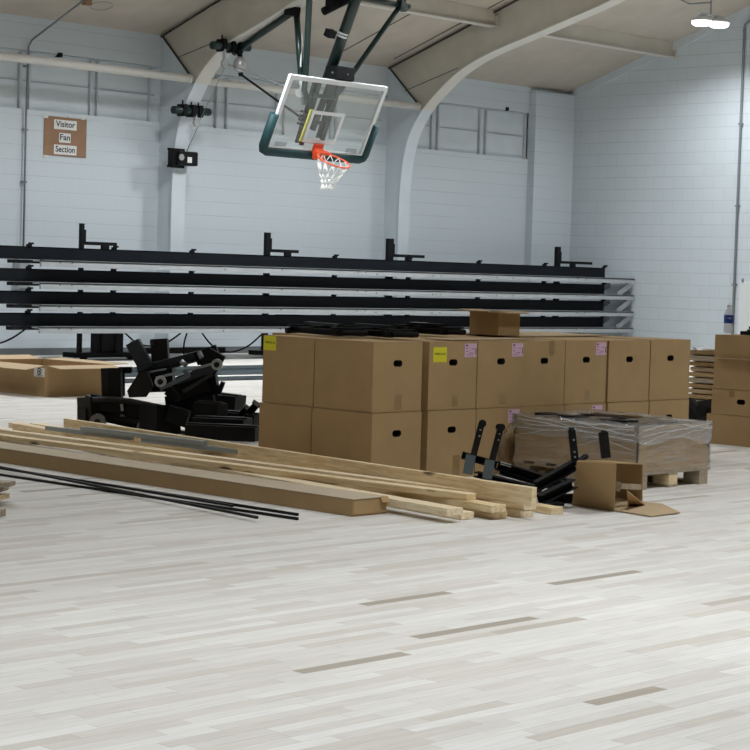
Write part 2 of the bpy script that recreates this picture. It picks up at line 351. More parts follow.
seam.build('panel_joint', M['dark_line'], ce)
struct(MB().box(X0, 25.84, YW-0.012, YW, 0, 0.10).build('baseboard_back', M['base']))
struct(MB().box(XC-0.012, XC, Y0, YW-0.2, 0, 0.10).build('baseboard_right', M['base']))
# corner pier with the dark slot over it, sloping trim under the roof on the right wall
struct(MB().box(25.90, XC, YW-0.15, YW+0.02, 0, ZE-0.06).build('corner_pier', M['wall_x']))
struct(MB().bar((XC-0.02, YW-0.15, zc(YW-0.15)-0.07), (XC-0.02, YR, zc(YR)-0.07), 0.04, 0.13).build('trim_1', M['white']))
# bricked-in window bays: stiles, rails and the panel edges of each bay
def window(n, x0, x1, mull, transom):
    w = struct(MB().box(x0, x1, YW+0.085, YW+0.118, 3.335, 4.115).build('window_%d' % n, M['white']))
    for x in mull:
        MB().box(x-0.014, x+0.014, YW+0.03, YW+0.09, 3.335, 4.115).build('mullion', M['mullion'], w)
    for z in (4.105,):
        MB().box(x0, x1, YW+0.03, YW+0.09, z-0.012, z+0.008).build('head_rail', M['mullion'], w)
    if transom:
        for a, b in transom: MB().box(a, b, YW+0.06, YW+0.09, 3.712, 3.726).build('transom', M['greysteel'], w)
    return w
w1 = window(1, 13.2, 17.60, [14.2, 14.32, 15.275, 15.42, 16.45, 16.57, 17.50], [(13.2, 17.6)])
w2 = window(2, 17.9, 22.30, [18.77, 18.97, 19.98, 20.14, 21.145, 21.25], [(17.9, 22.3)])
w3 = window(3, 22.65, 25.88, [23.47, 23.62, 24.67, 24.825, 25.86], [(22.7, 23.44), (23.65, 24.64), (24.85, 25.8)])
for x, y, w in ((59, 55, w1), (506, 109, w3)):
    p = ony(x, y, YW+0.02); MB().box(p.x-.035, p.x+.035, YW-0.02, YW+.07, p.z-.03, p.z+.03).build('latch', M['black'], w)

# portal frames: white column with a curved inner flange, putty rafter above the haunch
def portal(px_in, knee_px, X, k):
    XW = X
    pts = [onx(x, y, X-0.03) for x, y in px_in]
    cr = []
    for i in range(len(pts)-1):                       # smooth the surveyed curve
        p0, p1, p2, p3 = pts[max(i-1,0)], pts[i], pts[i+1], pts[min(i+2, len(pts)-1)]
        for q in range(4):
            u = q/4; cr.append(0.5*((2*p1)+(p2-p0)*u+(2*p0-5*p1+4*p2-p3)*u*u+(3*p1-p0-3*p2+p3)*u**3))
    cr.append(pts[-1])
    inner = [(pts[0].y, 0.0)] + [(p.y, p.z) for p in cr]
    # run on parallel to the roof up to the ridge
    ly, lz = inner[-1]; inner.append((YR, lz+SL*0.94*(ly-YR)))
    z_knee = 3.86
    ik = min(range(len(inner)), key=lambda i: abs(inner[i][1]-z_knee)); ik = max(ik, 1)
    kneeP = inner[ik]
    colp = [(YW, 0.0)] + inner[:ik+1] + [(YW, ZE-0.02)]
    rafp = [(YW-0.02, zc(YW-0.02)-0.01), kneeP] + inner[ik+1:] + [(YR, zc(YR)-0.01)]
    def web(poly, x, t): return MB().prism([(x, a, b) for a, b in poly], (t, 0, 0))
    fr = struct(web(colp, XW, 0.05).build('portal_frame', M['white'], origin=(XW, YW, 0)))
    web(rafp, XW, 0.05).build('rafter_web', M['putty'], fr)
    def flange(pl, name, m):
        P = [Vector((XW+0.095, a, b)) for a, b in pl]; T = []
        for i in range(len(P)):
            d = (P[min(i+1, len(P)-1)]-P[max(i-1, 0)]).normalized(); nn = Vector((0, d.z, -d.y)); 
            if nn.y > 0: nn = -nn
            if abs(d.z) < 0.2: nn = Vector((0, 0, -1))
            T.append(nn*0.022)
        return MB().strip(P, (0.25, 0, 0), T).build(name, m, fr)
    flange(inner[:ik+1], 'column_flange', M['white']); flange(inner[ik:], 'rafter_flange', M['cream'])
    # mirrored far half, so the frame spans the hall
    mir = [(2*YR-a, b) for a, b in colp]; web(mir, XW, 0.05).build('far_column', M['white'], fr)
    mir = [(2*YR-a, b) for a, b in rafp]; web(mir, XW, 0.05).build('far_rafter', M['putty'], fr)
    MB().bar((XW-0.012, YW-0.04, ZE-0.02), (XW-0.012, kneeP[0], kneeP[1]), 0.03, 0.016).build('knee_seam', M['dark_line'], fr)
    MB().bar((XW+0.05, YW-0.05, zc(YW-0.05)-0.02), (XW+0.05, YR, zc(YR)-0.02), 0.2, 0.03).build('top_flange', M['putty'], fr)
    MB().bar((XW-0.06, YW-0.05, zc(YW-0.05)-0.045), (XW-0.06, YR, zc(YR)-0.045), 0.012, 0.03).build('shadow_bar', M['dark_line'], fr)  # dark bar painted in for the shadow line under the ceiling
    if k == 1: a, b = onx(179, 57, XW), onx(227, 37, XW)
    else: a, b = onx(405, 91, XW), onx(458, 68, XW)
    MB().bar((XW-.002, a.y, a.z), (XW-.002, b.y, b.z), 0.006, 0.012).build('haunch_seam', M['base'], fr)
    return fr, inner
f1, in1 = portal([(169.5,250),(170.5,205),(171.3,183),(174,146),(178.6,121),(184.5,104),(191.8,87),(202,69),(214,54),(230,39.5),(248,29),(270,15.5),(291,2)], None, 17.66, 1)
f2, in2 = portal([(396.5,257),(398,207),(399.7,181),(402.8,156),(407.9,135.7),(415,120),(424,106),(435,93),(448,79.5),(463,67),(484,54.5),(507,44),(552,25),(600,4)], None, 22.35, 2)
f3 = copy_tree(f1); f3.location.x = 12.9; f4 = copy_tree(f1); f4.location.x = 8.2
# bolts at the splice of the near rafter
bolt = MB().lathe([(0.018, 0), (0.018, 0.018), (0.010, 0.024)], (0,0,0), (-1,0,0), 8)
bo = None
for i in range(2):
    for j in range(5):
        p = onx(563+10*i, 2+5.0*j, 22.345)
        if bo is None: bo = bolt.build('bolt', M['greysteel'], f2); loc0 = wloc(f2); bo.location = p-loc0
        else: c = bo.copy(); COL.objects.link(c); c.location = p-loc0
# purlins between the frames
def purlin(x0, x1, y):
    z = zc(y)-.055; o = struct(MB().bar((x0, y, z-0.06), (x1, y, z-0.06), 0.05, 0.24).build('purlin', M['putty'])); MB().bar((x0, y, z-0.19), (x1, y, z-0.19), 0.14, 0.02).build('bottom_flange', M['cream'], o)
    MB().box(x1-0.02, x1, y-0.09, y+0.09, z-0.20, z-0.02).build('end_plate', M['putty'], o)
    return o
purlin(17.74, 22.34, 19.42); purlin(22.44, XC, 19.42); purlin(13.0, 17.64, 19.42)
for a, b in ((17.74, 22.34), (22.44, XC)): purlin(a, b, 15.0)

# ---------------------------------------------------------------- pipes, conduits, sign on the walls
t = thing('strut_pipe', (17.6, 20.92, 3.91), 'long white pipe running level across the portal frames in front of the window band', 'pipe')
MB().tube((X0+0.05, 20.92, 3.91), (22.33, 20.92, 3.91), 0.056, 16).build('pipe', M['cream'], t)
for x in (17.6, 22.3): MB().tube((x-0.03, 20.92, 3.91), (x, 20.92, 3.91), 0.066, 16).build('end_collar', M['cream'], t)
a = ony(26.5, 60, YW-0.05); bt = ony(23, 264, YW-0.05)
t = thing('conduit', (bt.x, YW, bt.z), 'grey conduit dropping down the wall left of the cardboard sign', 'conduit')
top = Vector((bt.x+0.02, YW-0.05, 4.16))
cp = [Vector((bt.x, YW-0.05, bt.z)), Vector((bt.x, YW-0.05, 3.2)), top, top+Vector((0.03, -0.02, .08)), top+Vector((.1, -0.10, .16))]
e = onplane(84, 0, (0, YW, ZE-0.05), (0, SL, 1)); cp += [top+(e-top)*0.12+Vector((0.03,-0.02,0.09)), e]
cp[4] = top+Vector((0.055, -0.05, .125)); cp[5] = top.lerp(e, 0.1)+Vector((0.01, 0, 0.06))
MB().path(cp, 0.014, 8).build('tube', M['conduit'], t)
for z in (3.9, 3.05, 2.35): MB().box(bt.x-.035, bt.x+.035, YW-0.055, YW, z-.012, z+.012).build('strap', M['conduit'], t)
p = ony(22, 277, YW-0.06); j = thing('junction_box', (p.x, YW, 1.05), 'grey electrical box at the foot of the left conduit behind the bleacher rails', 'electrical box')
MB().box(p.x-.10, p.x+.10, YW-.12, YW, 0.90, 1.31).build('body', M['greysteel'], j, 0.006); MB().box(p.x-.085, p.x+.085, YW-.128, YW-.12, 0.92, 1.29).build('cover', M['greysteel'], j)
q0 = onx(746.5, 22, XC-0.03); q1 = onx(733, 318, XC-0.03)
t = thing('conduit', (XC, q1.y, 0.6), 'grey conduit climbing the right block wall beside the lamp', 'conduit')
MB().path([(XC-.03, q1.y, 0.3), (XC-.03, q1.y, 3.0), (XC-.03, q1.y, q0.z-.12), (XC-.03, q1.y-.02, q0.z-.04), (XC-.03, q1.y-.12, q0.z+.03), (XC-.03, q1.y-.8, q0.z+.3)], 0.022, 8).build('tube', M['conduit'], t)
for z in (1.25, 2.55, 3.9): MB().box(XC-.05, XC, q1.y-.04, q1.y+.04, z-.012, z+.012).build('strap', M['conduit'], t)
p = onx(740.5, 281, XC); 
t = thing('wall_panel', (XC, p.y-.4, 0.1), 'white flat panel on the right wall behind the water bottle', 'panel')
MB().box(XC-.03, XC-.001, p.y-.95, p.y, 0.1, p.z).build('board', M['gate'], t, 0.004); MB().box(XC-.045, XC-.03, p.y-.08, p.y-.05, p.z-.02, p.z+.04).build('hook', M['conduit'], t)
e = onplane(87, 3, (0, YW, ZE-0.05), (0, SL, 1)); t = thing('ceiling_box', e, 'small brown box with a thin wire loop on the ceiling where the left conduit ends', 'junction box')
MB().box(e.x-.05, e.x+.05, e.y-.05, e.y+.05, e.z-.03, zc(e.y)-.002).build('body', M['signcard'], t, .005)
n_ = Vector((0, 1, -SL)).normalized()
MB().path([e+Vector((.24, 0, 0))+Vector((1,0,0))*.17*math.cos(2*PI*k/20)+n_*.13*math.sin(2*PI*k/20)-Vector((0,0,.01)) for k in range(20)], .005, 5, True).build('wire_loop', M['conduit'], t)
# sign
s0 = ony(44.5, 115.5, YW-.012); s1 = ony(86, 158, YW-.012)
t = thing('sign', ((s0.x+s1.x)/2, YW, s1.z), 'brown cardboard sign with three white strips on the wall under the windows', 'sign')
MB().box(s0.x, s1.x, YW-.012, YW-.002, s1.z, s0.z).build('backing', M['signcard'], t)
for (x, y, w) in ((46, 117, .07), (70, 116.5, .05), (83, 119, .06), (46, 156.5, .08)):
    p = ony(x, y, YW-.013); MB().box(p.x-w/2, p.x+w/2, YW-.0145, YW-.0125, p.z-.012, p.z+.02).build('tape', M['paper'], t)
for txt, xc, yc, wpx, hpx in (('Visitor', 65.5, 125, 22.5, 9.5), ('Fan', 65, 138, 11.5, 9.5), ('Section', 65.3, 150, 22.5, 9.5)):
    p = ony(xc, yc, YW-.0155); a = ony(xc-wpx/2, yc, YW-.0155); b = ony(xc+wpx/2, yc, YW-.0155); h = (ony(xc, yc-hpx/2, YW-.0155)-ony(xc, yc+hpx/2, YW-.0155)).z
    st = MB().box(a.x, b.x, YW-.0155, YW-.012, p.z-h/2, p.z+h/2).build('paper_strip', M['paper'], t)
    text_part(txt, h*0.88, (p.x, YW-.0165, p.z+.004), (1,0,0), (0,0,1), 'lettering', M['mark'], st, 0.018, (b.x-a.x)*0.86)

# ---------------------------------------------------------------- lamps
lamps = []; LW = (165, 80, 90)
def lamp(x, y, label, w, group='ceiling lamps', spread=128):
    z = zc(y)-0.64
    if not lamps:
        t = thing('ceiling_lamp', (x, y, z), label, 'lamp', group)
        for dx in (-0.165, 0.165):
            d = MB().lathe([(0.0, 0.0), (0.12, 0.0), (0.15, 0.02), (0.155, 0.07)], (x+dx, y-dx*0.3, z-0.03), (0,0,1), 28).build('lens', M['lamp'], t)
            MB().lathe([(0.16, 0.015), (0.165, 0.04), (0.10, 0.08), (0.05, 0.12), (0.0, 0.12)], (x+dx, y-dx*0.3, z+.02), (0,0,1), 28).build('housing', M['lamphouse'], t)
        MB().box(x-.30, x+.30, y-.03, y+.03, z+.13, z+.16).build('bracket', M['lamphouse'], t)
        MB().tube((x, y, z+.15), (x, y, z+.635), 0.012).build('stem', M['conduit'], t)
    else:
        t = copy_tree(lamps[0])
        for ch in list(t.children):
            if ch.type == 'LIGHT': bpy.data.objects.remove(ch)
        t.location = (x, y, z); t['label'] = label
    lamps.append(t)
    ld = bpy.data.lights.new('lamp_light', 'AREA'); ld.shape = 'DISK'; ld.size = 0.9; ld.energy = w; ld.color = (0.93, 0.97, 1.0); ld.spread = math.radians(spread)
    lo = bpy.data.objects.new('lamp_light', ld); COL.objects.link(lo); lo.parent = t; lo.location = (0, 0, -0.05)
lamp(25.3, 17.52, 'twin round lit ceiling lamp near the right wall', LW[0]*.6, spread=150)
def unseen(xs, y, w, where, spread=100):
    for x, k in xs: lamp(x, y, 'twin round ceiling lamp out of the picture %s' % where, w*k, spread=spread)
unseen(((20.2, 1), (16.2, 1), (11.2, .8), (6.0, .6)), 17.9, LW[0], 'above the bleachers', 146)
unseen(((24.8, 2.0), (20.5, 1.2), (15.5, 1), (10.5, .8), (5.5, .6)), 12.2, LW[1], 'above the boxes')
unseen(((23, .8), (15.3, 1), (10.5, 1), (6, 1), (1.5, 1)), 4.0, LW[2], 'above the open floor')
c0 = Vector((25.3, 17.52, zc(17.52)-.30)); e = onplane(681, 0, (0, YW, ZE-0.01), (0, SL, 1))
tag(MB().path([e, e.lerp(c0, .3)+Vector((0,0,-.05)), e.lerp(c0, .7)+Vector((0,0,-.02)), c0], 0.012, 6).build('lamp_cord', M['conduit']), 'thin grey cord across the ceiling to the lit lamp', 'cord')

# ---------------------------------------------------------------- bleacher
def bleacher():
    Yb = 20.20
    t = thing('bleacher', (20, Yb, 0), 'black and grey folded bleacher of four long rails against the back wall', 'bleacher')
    zt = [1.47, 1.187, 0.903, 0.625]
    for i, z in enumerate(zt):
        dz = 0.012*(0 if i < 3 else 0)
        r = MB(); r.box(12.0, 26.33, Yb, Yb+.012, z-.155, z); r.box(12.0, 26.33, Yb, Yb+.09, z-.014, z); r.box(12.0, 26.33, Yb-.012, Yb+.09, z-.165, z-.150)
        ro = r.build('rail', M['rail'], t)
        for x, yy in ((30, 0), (115, 0), (193, 0), (336, 0), (410, 0), (480, 0), (546, 0), (606, 0)):
            p = ony(x, 250, Yb); MB().box(p.x-.025, p.x+.025, Yb-.01, Yb+.05, z, z+.03).box(p.x-.01, p.x+.045, Yb-.02, Yb+.03, z+.025, z+.05).build('hook', M['black'], ro)
        b = MB().box(14.46, XC-.05, Yb-.20, Yb-.165, z-.252, z-.165).box(14.46, XC-.05, Yb-.20, Yb+.30, z-.190, z-.170)
        bo = b.build('deck_board', M['greysteel'], t)
        if i < 3: MB().bar((XC-.10, Yb-.15, z-.255), (XC-.42, Yb-.11, z-.458), .03, .10, (1,0,0)).build('end_brace', M['greysteel'], t)
        if i < 3: MB().bar((XC-.13, Yb+.28, z-.275), (XC-.55, Yb+.28, z-.458), .03, .10, (1,0,0)).build('end_brace', M['greysteel'], t)
        for x in (60, 72, 225, 282, 358, 366, 377, 433, 441, 497, 513, 578, 586):
            p = ony(x, 275, Yb-.20)
            MB().tube((p.x, Yb-.205, z-.195-.025*((x*7) % 2)), (p.x, Yb-.199, z-.195-.025*((x*7) % 2)), .012, 8).build('bolt', M['base'], bo)
        p = MB().box(14.15, 14.62, Yb-.02, Yb+.10, z-.215, z-.17); p.build('side_arm', M['black'], t)
    for (pa, pb, arm, foot) in ((79, 84, 115, True), (264, 270, 297, True), (386, 393, 423, True), (555, 560, 591, True)):
        a = ony(pa, 250, Yb+.35); b = ony(pb, 250, Yb+.35)
        MB().box(a.x, b.x-.035, Yb+.30, Yb+.36, 0.10, 1.80).build('post', M['black'], t)
        MB().box(b.x-.035, b.x, Yb+.31, Yb+.35, 1.52, 1.72).build('post_clip', M['black'], t)
        c = ony(arm, 250, Yb+.35)
        MB().box(b.x-.02, c.x, Yb+.31, Yb+.36, 1.52, 1.565).build('top_arm', M['black'], t)
        MB().box(b.x+.28, b.x+.38, Yb+.30, Yb+.36, 1.28, 1.53).build('arm_leg', M['black'], t)
        MB().box(b.x+.18, b.x+.62, Yb+.26, Yb+.40, 0.08, 0.62).box(b.x+.24, b.x+.30, Yb+.24, Yb+.26, 0.1, .6).box(b.x+.48, b.x+.54, Yb+.24, Yb+.26, 0.1, .6).build('column', M['black'], t)
        MB().box(a.x-.15, b.x+.95, Yb+.18, Yb+.46, 0.035, 0.10).build('foot_beam', M['black'], t)
        MB().box(b.x+.9, b.x+2.5, Yb+.32, Yb+.40, 0.07, .15).build('base_tube', M['black'], t)
        for xx in (a.x+.05, b.x+.75): MB().tube((xx, Yb+.24, .05), (xx, Yb+.30, .05), .05, 16).build('wheel', M['rubber'], t)
    return t
bleacher()
YB = 20.35
def cable(pts, label, r=0.012):
    P = [ony(x, y, YB) for x, y in pts]; Q = []
    for i in range(len(P)-1):                         # Catmull-Rom through the survey points
        p0, p1, p2, p3 = P[max(i-1,0)], P[i], P[i+1], P[min(i+2, len(P)-1)]
        for k in range(6):
            s = k/6; Q.append(0.5*((2*p1)+(p2-p0)*s+(2*p0-5*p1+4*p2-p3)*s*s+(3*p1-p0-3*p2+p3)*s**3))
    Q.append(P[-1]); tag(MB().path(Q, r, 6).build('cable', M['rubber']), label, 'cable')
cable([(-20,346),(0,343),(14,337),(28,327)], 'thin black cable drooping at the far left under the bleacher')
cable([(125,333),(137,343),(150,346),(166,343),(181,333)], 'black cable sagging behind the leaning channel post')
cable([(187,333),(184,344),(184,356)], 'short black cable hanging straight down under the bleacher')
cable([(202,333),(213,346),(230,352),(248,346),(263,333)], 'black cable drooping in a deep curve left of the tall boxes')

# ---------------------------------------------------------------- grey strips on the floor in front of the bleacher
for i, (y, w, h) in enumerate(((369.8, .16, .05), (374.0, .26, .06), (380.0, .12, .04))):
    p = fl(240, y); lab = ('farthest narrow grey steel strip lying on the floor before the bleacher', 'widest grey steel strip, middle of three on the floor', 'nearest grey steel strip lying on the floor behind the machinery')[i]
    o = MB().chan((p.x-2.6, p.y, h/2+.001), (p.x+3.2, p.y, h/2+.001), h, w, .006, (0,1,0)).build('steel_strip', M['bluegrey'])
    tag(o, lab, 'steel strip', 'grey strips on the floor')

# ---------------------------------------------------------------- cardboard cartons
def carton(x0, x1, y0, y1, z0, z1, label, front='y', hole=True, holez=.70, group=None, m='card', tape=True, parts=True):
    t = thing('cardboard_box', ((x0+x1)/2, (y0+y1)/2, z0), label, 'box', group)
    b = MB(); bm = b.b; zt = z1-(0.006 if parts else 0.0)
    def ring(f): return [bm.verts.new(f(*q)) for q in ((0,0),(1,0),(1,1),(0,1))]
    if front == 'y': mp = lambda u, v, d=0: Vector((x0+(x1-x0)*u, y0+d, z0+(zt-z0)*v)); W = x1-x0; other = (x0, x1, y0, y1)
    else: mp = lambda u, v, d=0: Vector((x0+d, y1-(y1-y0)*u, z0+(zt-z0)*v)); W = y1-y0
    Hh = zt-z0
    r = 0.004
    # outer five faces
    V = {}
    for i, (x, y) in enumerate(((x0,y0),(x1,y0),(x1,y1),(x0,y1))):
        V[i] = (bm.verts.new((x, y, z0)), bm.verts.new((x, y, zt)))
    sides = [(0,1),(1,2),(2,3),(3,0)]; fi = 0 if front == 'y' else 3
    for k, (i, j) in enumerate(sides):
        if hole and k == fi: continue
        bm.faces.new((V[i][0], V[j][0], V[j][1], V[i][1]))
    bm.faces.new([V[i][0] for i in range(4)]); bm.faces.new([V[i][1] for i in range(4)])
    if hole:
        hw, hh = 0.082, 0.040; nseg = 6; pts = []
        for cx, a0 in ((hw/2-hh/2, -PI/2), (-(hw/2-hh/2), PI/2)):
            for k in range(nseg+1): a = a0+PI*k/nseg; pts.append((cx+hh/2*.9*math.cos(a), hh/2*math.sin(a)))
        loop = [bm.verts.new(mp(.5+px/W, holez+pz/Hh)) for px, pz in pts]
        deep = [bm.verts.new(mp(.5+px/W, holez+pz/Hh, 0.10)) for px, pz in pts]
        n = len(loop); inner = []
        for k in range(n):
            l = (k+1) % n; inner.append(bm.edges.new((loop[k], loop[l])))
        i, j = sides[fi]; outer = []
        quad = (V[i][0], V[j][0], V[j][1], V[i][1])
        for k in range(4):
            e = bm.edges.get((quad[k], quad[(k+1) % 4])) or bm.edges.new((quad[k], quad[(k+1) % 4])); outer.append(e)
        bmesh.ops.triangle_fill(bm, edges=inner+outer, use_beauty=True)
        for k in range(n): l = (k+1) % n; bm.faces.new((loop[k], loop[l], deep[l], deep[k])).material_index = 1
        bm.faces.new(deep).material_index = 1  # shade inside the hand hole is painted into the pocket colour
    body = b.build('body', M[m], t); body.data.materials.append(M['holeshade'])
    if parts:
        if front == 'y':
            ym = (y0+y1)/2
            for a, c in ((y0, ym-.002), (ym+.002, y1)): MB().box(x0+.001, x1-.001, a, c, zt+.0005, z1-.001).build('flap', M[m], t)
        else:
            xm = (x0+x1)/2
            for a, c in ((x0, xm-.002), (xm+.002, x1)): MB().box(a, c, y0+.001, y1-.001, zt+.0005, z1-.001).build('flap', M[m], t)
    return t
def yellow_label(t, p, u, w, h, txt='PNEG16-10'):
    # square sticker on a face: p top-left corner, u along the face
    p = Vector(p); u = Vector(u); n = u.cross(Vector((0,0,1))); o = MB().panel(p+n*.0005, u*w, (0,0,-h), n*.0012).build('yellow_label', M['yellow'], t); o['label'] = 'bright yellow square sticker'
    text_part(txt, h*.2, p+u*w*.5+Vector((0,0,-h*.46))+n*.0022, u, (0,0,1), 'lettering', M['ink'], o, 0.02, w*.78)
def pink_label(t, p, u, w, h):
    p = Vector(p); u = Vector(u); n = u.cross(Vector((0,0,1))); o = MB().panel(p+n*.0005, u*w, (0,0,-h), n*.0012).build('pink_label', M['pink'], t); o['label'] = 'pink printed paper label'
    for a, b, c, d in ((.08, .28, .08, .2), (.08, .30, .33, .37), (.58, .80, .36, .41), (.1, .3, .56, .6), (.4, .75, .68, .72), (.1, .7, .82, .85), (.9, .97, .35, .82)):
        MB().panel(p+u*w*a+Vector((0,0,-h*c))+n*.0018, u*w*(b-a), (0,0,-h*(d-c)), n*.0004).build('print', M['inkp'], o)
def tape_strip(t, p, u, w, h, n):
    MB().panel(Vector(p)+Vector(n)*.0006, Vector(u)*w, (0,0,-h), Vector(n)*.0006).build('tape', M['tape'], t)

HB = 0.424; YF = 7.95; bx = lambda x: ony(x, 400, YF).x; ly = lambda x: onx(x, 400, bx(372)).y
# left stack: two boxes deep, two high
G = 'boxes of the left stack'
XA0, XA1 = bx(372), bx(421)
Y1, Y2 = ly(313.2), ly(262)
bA = carton(XA0, XA1, YF, Y1-.004, HB+.002, 2*HB, 'plain upper cardboard box at the near corner of the left stack, under the black brackets')
bB = carton(XA0, XA1, Y1+.004, Y2, HB+.002, 2*HB, 'upper left cardboard box of the stack, its yellow sticker at the top corner', hole=False)
bC = carton(XA0-.014, XA1-.012, YF-.02, Y1-.010, 0, HB, 'lower cardboard box at the near corner of the left stack, behind the lumber', holez=.71)
bD = carton(XA0-.014, XA1-.012, Y1-.001, Y2+.006, 0, HB, 'lower left cardboard box of the left stack, beside the black machinery', hole=False)
yellow_label(bB, onx(264, 335.5, XA0), (0,-1,0), .115, .09)
tape_strip(bA, ((XA0+XA1)/2-.02, YF, .53), (1,0,0), .06, .09, (0,-1,0)); tape_strip(bC, ((XA0+XA1)/2-.02, YF-.02, .06), (1,0,0), .06, .05, (0,-1,0))
# front row of six, two high
XE = [bx(v) for v in (427.5, 476, 523, 565, 607, 648.5, 691)]
up = ['cardboard box with a yellow sticker and a pink label, first of the upper front row',
      'upper front-row cardboard box with only a pink label, right of the yellow-stickered one',
      'third upper front-row cardboard box, loose tape hanging at its top edge',
      'fourth upper front-row cardboard box, pink label at its top right corner',
      'fifth upper front-row cardboard box, plain front, second from the right end',
      'last upper front-row cardboard box at the right end, beyond a narrow gap']
lo = ['lower front-row cardboard box at its left end, under the yellow-stickered one',
      'lower front-row cardboard box with a pink label, behind the upright black brackets',
      'third lower front-row cardboard box, mostly hidden by the stretch-wrapped pallet',
      'fourth lower front-row cardboard box with a pink label above the stretch wrap',
      'fifth lower front-row cardboard box, its top showing above the stretch wrap',
      'lower front-row cardboard box at the right end, beside the small black parts']
for i in range(6):
    x0, x1 = XE[i]+.004, XE[i+1]-.004
    if i == 5: x0 += .03
    dy = (0, .0, .01, .012, .0, .02)[i]
    u = carton(x0, x1, YF+dy, YF+dy+.50, HB+.002, 2*HB+(.002 if i % 2 else 0), up[i])
    l = carton(x0-.008, x1-.008, YF-.012+dy, YF+dy+.495, 0, HB, lo[i], holez=.72)
    if i == 0: yellow_label(u, (x0+.035, YF, 2*HB-.035), (1,0,0), .122, .092, 'PNEG16-10')
    if i in (0, 1, 3):
        pink_label(u, ((x1-.120, x1-.125, 0, x1-.125)[i], YF+dy, 2*HB-.014), (1,0,0), .113, .085)
        tape_strip(u, (x0+.22, YF+dy, .515), (1,0,0), .055, .07, (0,-1,0))
    if i == 1: pink_label(l, (x1-.155, YF-.012+dy, HB-.014), (1,0,0), .113, .085)
    if i == 3: pink_label(l, (x1-.16, YF-.012+dy, HB-.014), (1,0,0), .113, .085)
    if i == 0: tape_strip(l, (x0+.23, YF-.012, .14), (1,0,0), .07, .14, (0,-1,0))
    if i == 2:
        tape_strip(u, (x0+.255, YF+dy, 2*HB), (1,0,0), .055, .10, (0,-1,0))
        p = Vector((x0+.255, YF+dy, 2*HB-.002)); MB().panel(p, (.05,0,0), (0.0,-.03,-.085), (0,-.001,.0005)).build('loose_tape', M['tape'], u)
# rows behind: their tops show over the front row
ordr = ['second', 'third']; oc = ['leftmost', 'second from the left', 'third from the left', 'third from the right', 'second from the right', 'rightmost']
for r in range(2):
    for i in range(6):
        x0, x1 = XE[i]+.006, XE[i+1]-.006; y0 = YF+.53+.45*r
        carton(x0, x1, y0, y0+.44, HB+.002, 2*HB-.002*(r+1), 'upper cardboard box in the %s row back, %s of its row' % (ordr[r], oc[i]), hole=False)
        carton(x0, x1, y0, y0+.44, 0, HB, 'lower cardboard box hidden inside the block behind the front row', hole=False, group='boxes hidden inside the block', parts=False)
# flattened sheets on top
tag(MB().panel((XE[3]+.05, YF+.45, 2*HB+.004), (1.15, .1, 0), (-.05, .62, 0), (0,0,.006)).build('cardboard_sheet', M['cardin']), 'flat pale cardboard sheet lying on the right of the box tops', 'cardboard sheet')
tag(MB().panel((XE[0]+.25, YF+.05, 2*HB+.004), (.85, .03, 0), (-.02, .20, 0), (0,0,.005)).build('cardboard_sheet', M['cardin']), 'pale cardboard strip on the box tops in front of the small open box', 'cardboard sheet')
# small open box on top
def open_box(x0, x1, y0, y1, z0, z1, label, flaps, m='card', t_=.005):
    t = thing('open_cardboard_box', ((x0+x1)/2, (y0+y1)/2, z0), label, 'box')
    b = MB().box(x0, x1, y0, y1, z0, z0+t_)
    for q in ((x0, x0+t_, y0, y1), (x1-t_, x1, y0, y1), (x0+t_, x1-t_, y0, y0+t_), (x0+t_, x1-t_, y1-t_, y1)): b.box(*q, z0+t_, z1)
    b.build('body', M[m], t)
    for p, u, v in flaps:
        n = Vector(u).cross(Vector(v)).normalized()
        if n.z < 0: n = -n
        o = MB().panel(p, u, v, n*t_).build('flap', M['cardin'], t)
    return t
c = fl(498, 335.5, 2*HB+.0105)
x0, y0 = c.x, c.y; z0 = 2*HB+.0105; z1 = z0+.155; wx, wy = .225, .26
open_box(x0, x0+wx, y0, y0+wy, z0, z1, 'small open cardboard box with spread flaps standing on top of the row', [
    ((x0, y0, z1), (0,wy,0), (-.11,0,.004)), ((x0+wx, y0, z1), (0,wy,0), (.12,0,.004)), ((x0, y0, z1), (wx,0,0), (0,-.08,-.004)), ((x0, y0+wy, z1), (wx,0,0), (0,.10,.01))], 'card')

# ---------------------------------------------------------------- black brackets lying on the left stack
def flat_bracket(p, d, L, label, n2=False):
    p = Vector(p); d = Vector(d).normalized(); s = Vector((-d.y, d.x, 0)); t = thing('black_bracket', p, label, 'bracket', None)
    MB().chan(p+Vector((0,0,.03)), p+d*L+Vector((0,0,.03)), .035, .038, .005).build('long_channel', M['black'], t)
    MB().chan(p+s*.17+Vector((0,0,.03)), p+s*.17+d*L*.96+Vector((0,0,.03)), .035, .038, .005).build('long_channel', M['black'], t)
    for k in (.08, .5, .9): MB().bar(p+d*L*k-s*.02+Vector((0,0,.056)), p+d*L*k+s*.2+Vector((0,0,.056)), .05, .012).build('cross_plate', M['black'], t)
    MB().bar(p+d*L*.15+s*.08+Vector((0,0,.072)), p+d*L*.8+s*.08+Vector((0,0,.072)), .05, .02).build('slide_bar', M['blackgloss'], t)
    MB().tube(p-s*.03+d*.03+Vector((0,0,.021)), p+d*.03+s*.21+Vector((0,0,.03)), .020, 12).build('roller', M['rubber'], t)
    MB().tube(p-s*.03+d*(L-.03)+Vector((0,0,.03)), p+d*(L-.03)+s*.21+Vector((0,0,.03)), .018, 12).build('roller', M['rubber'], t)
    return t
zt = 2*HB+.003
def between(xa, ya, xb, yb, lab):
    p, q = fl(xa, ya, zt), fl(xb, yb, zt); p.z = q.z = zt
    return flat_bracket(p, q-p, (q-p).length, lab)
between(288, 333.5, 340, 338.0, 'black flat steel bracket lying on the far end of the left stack')
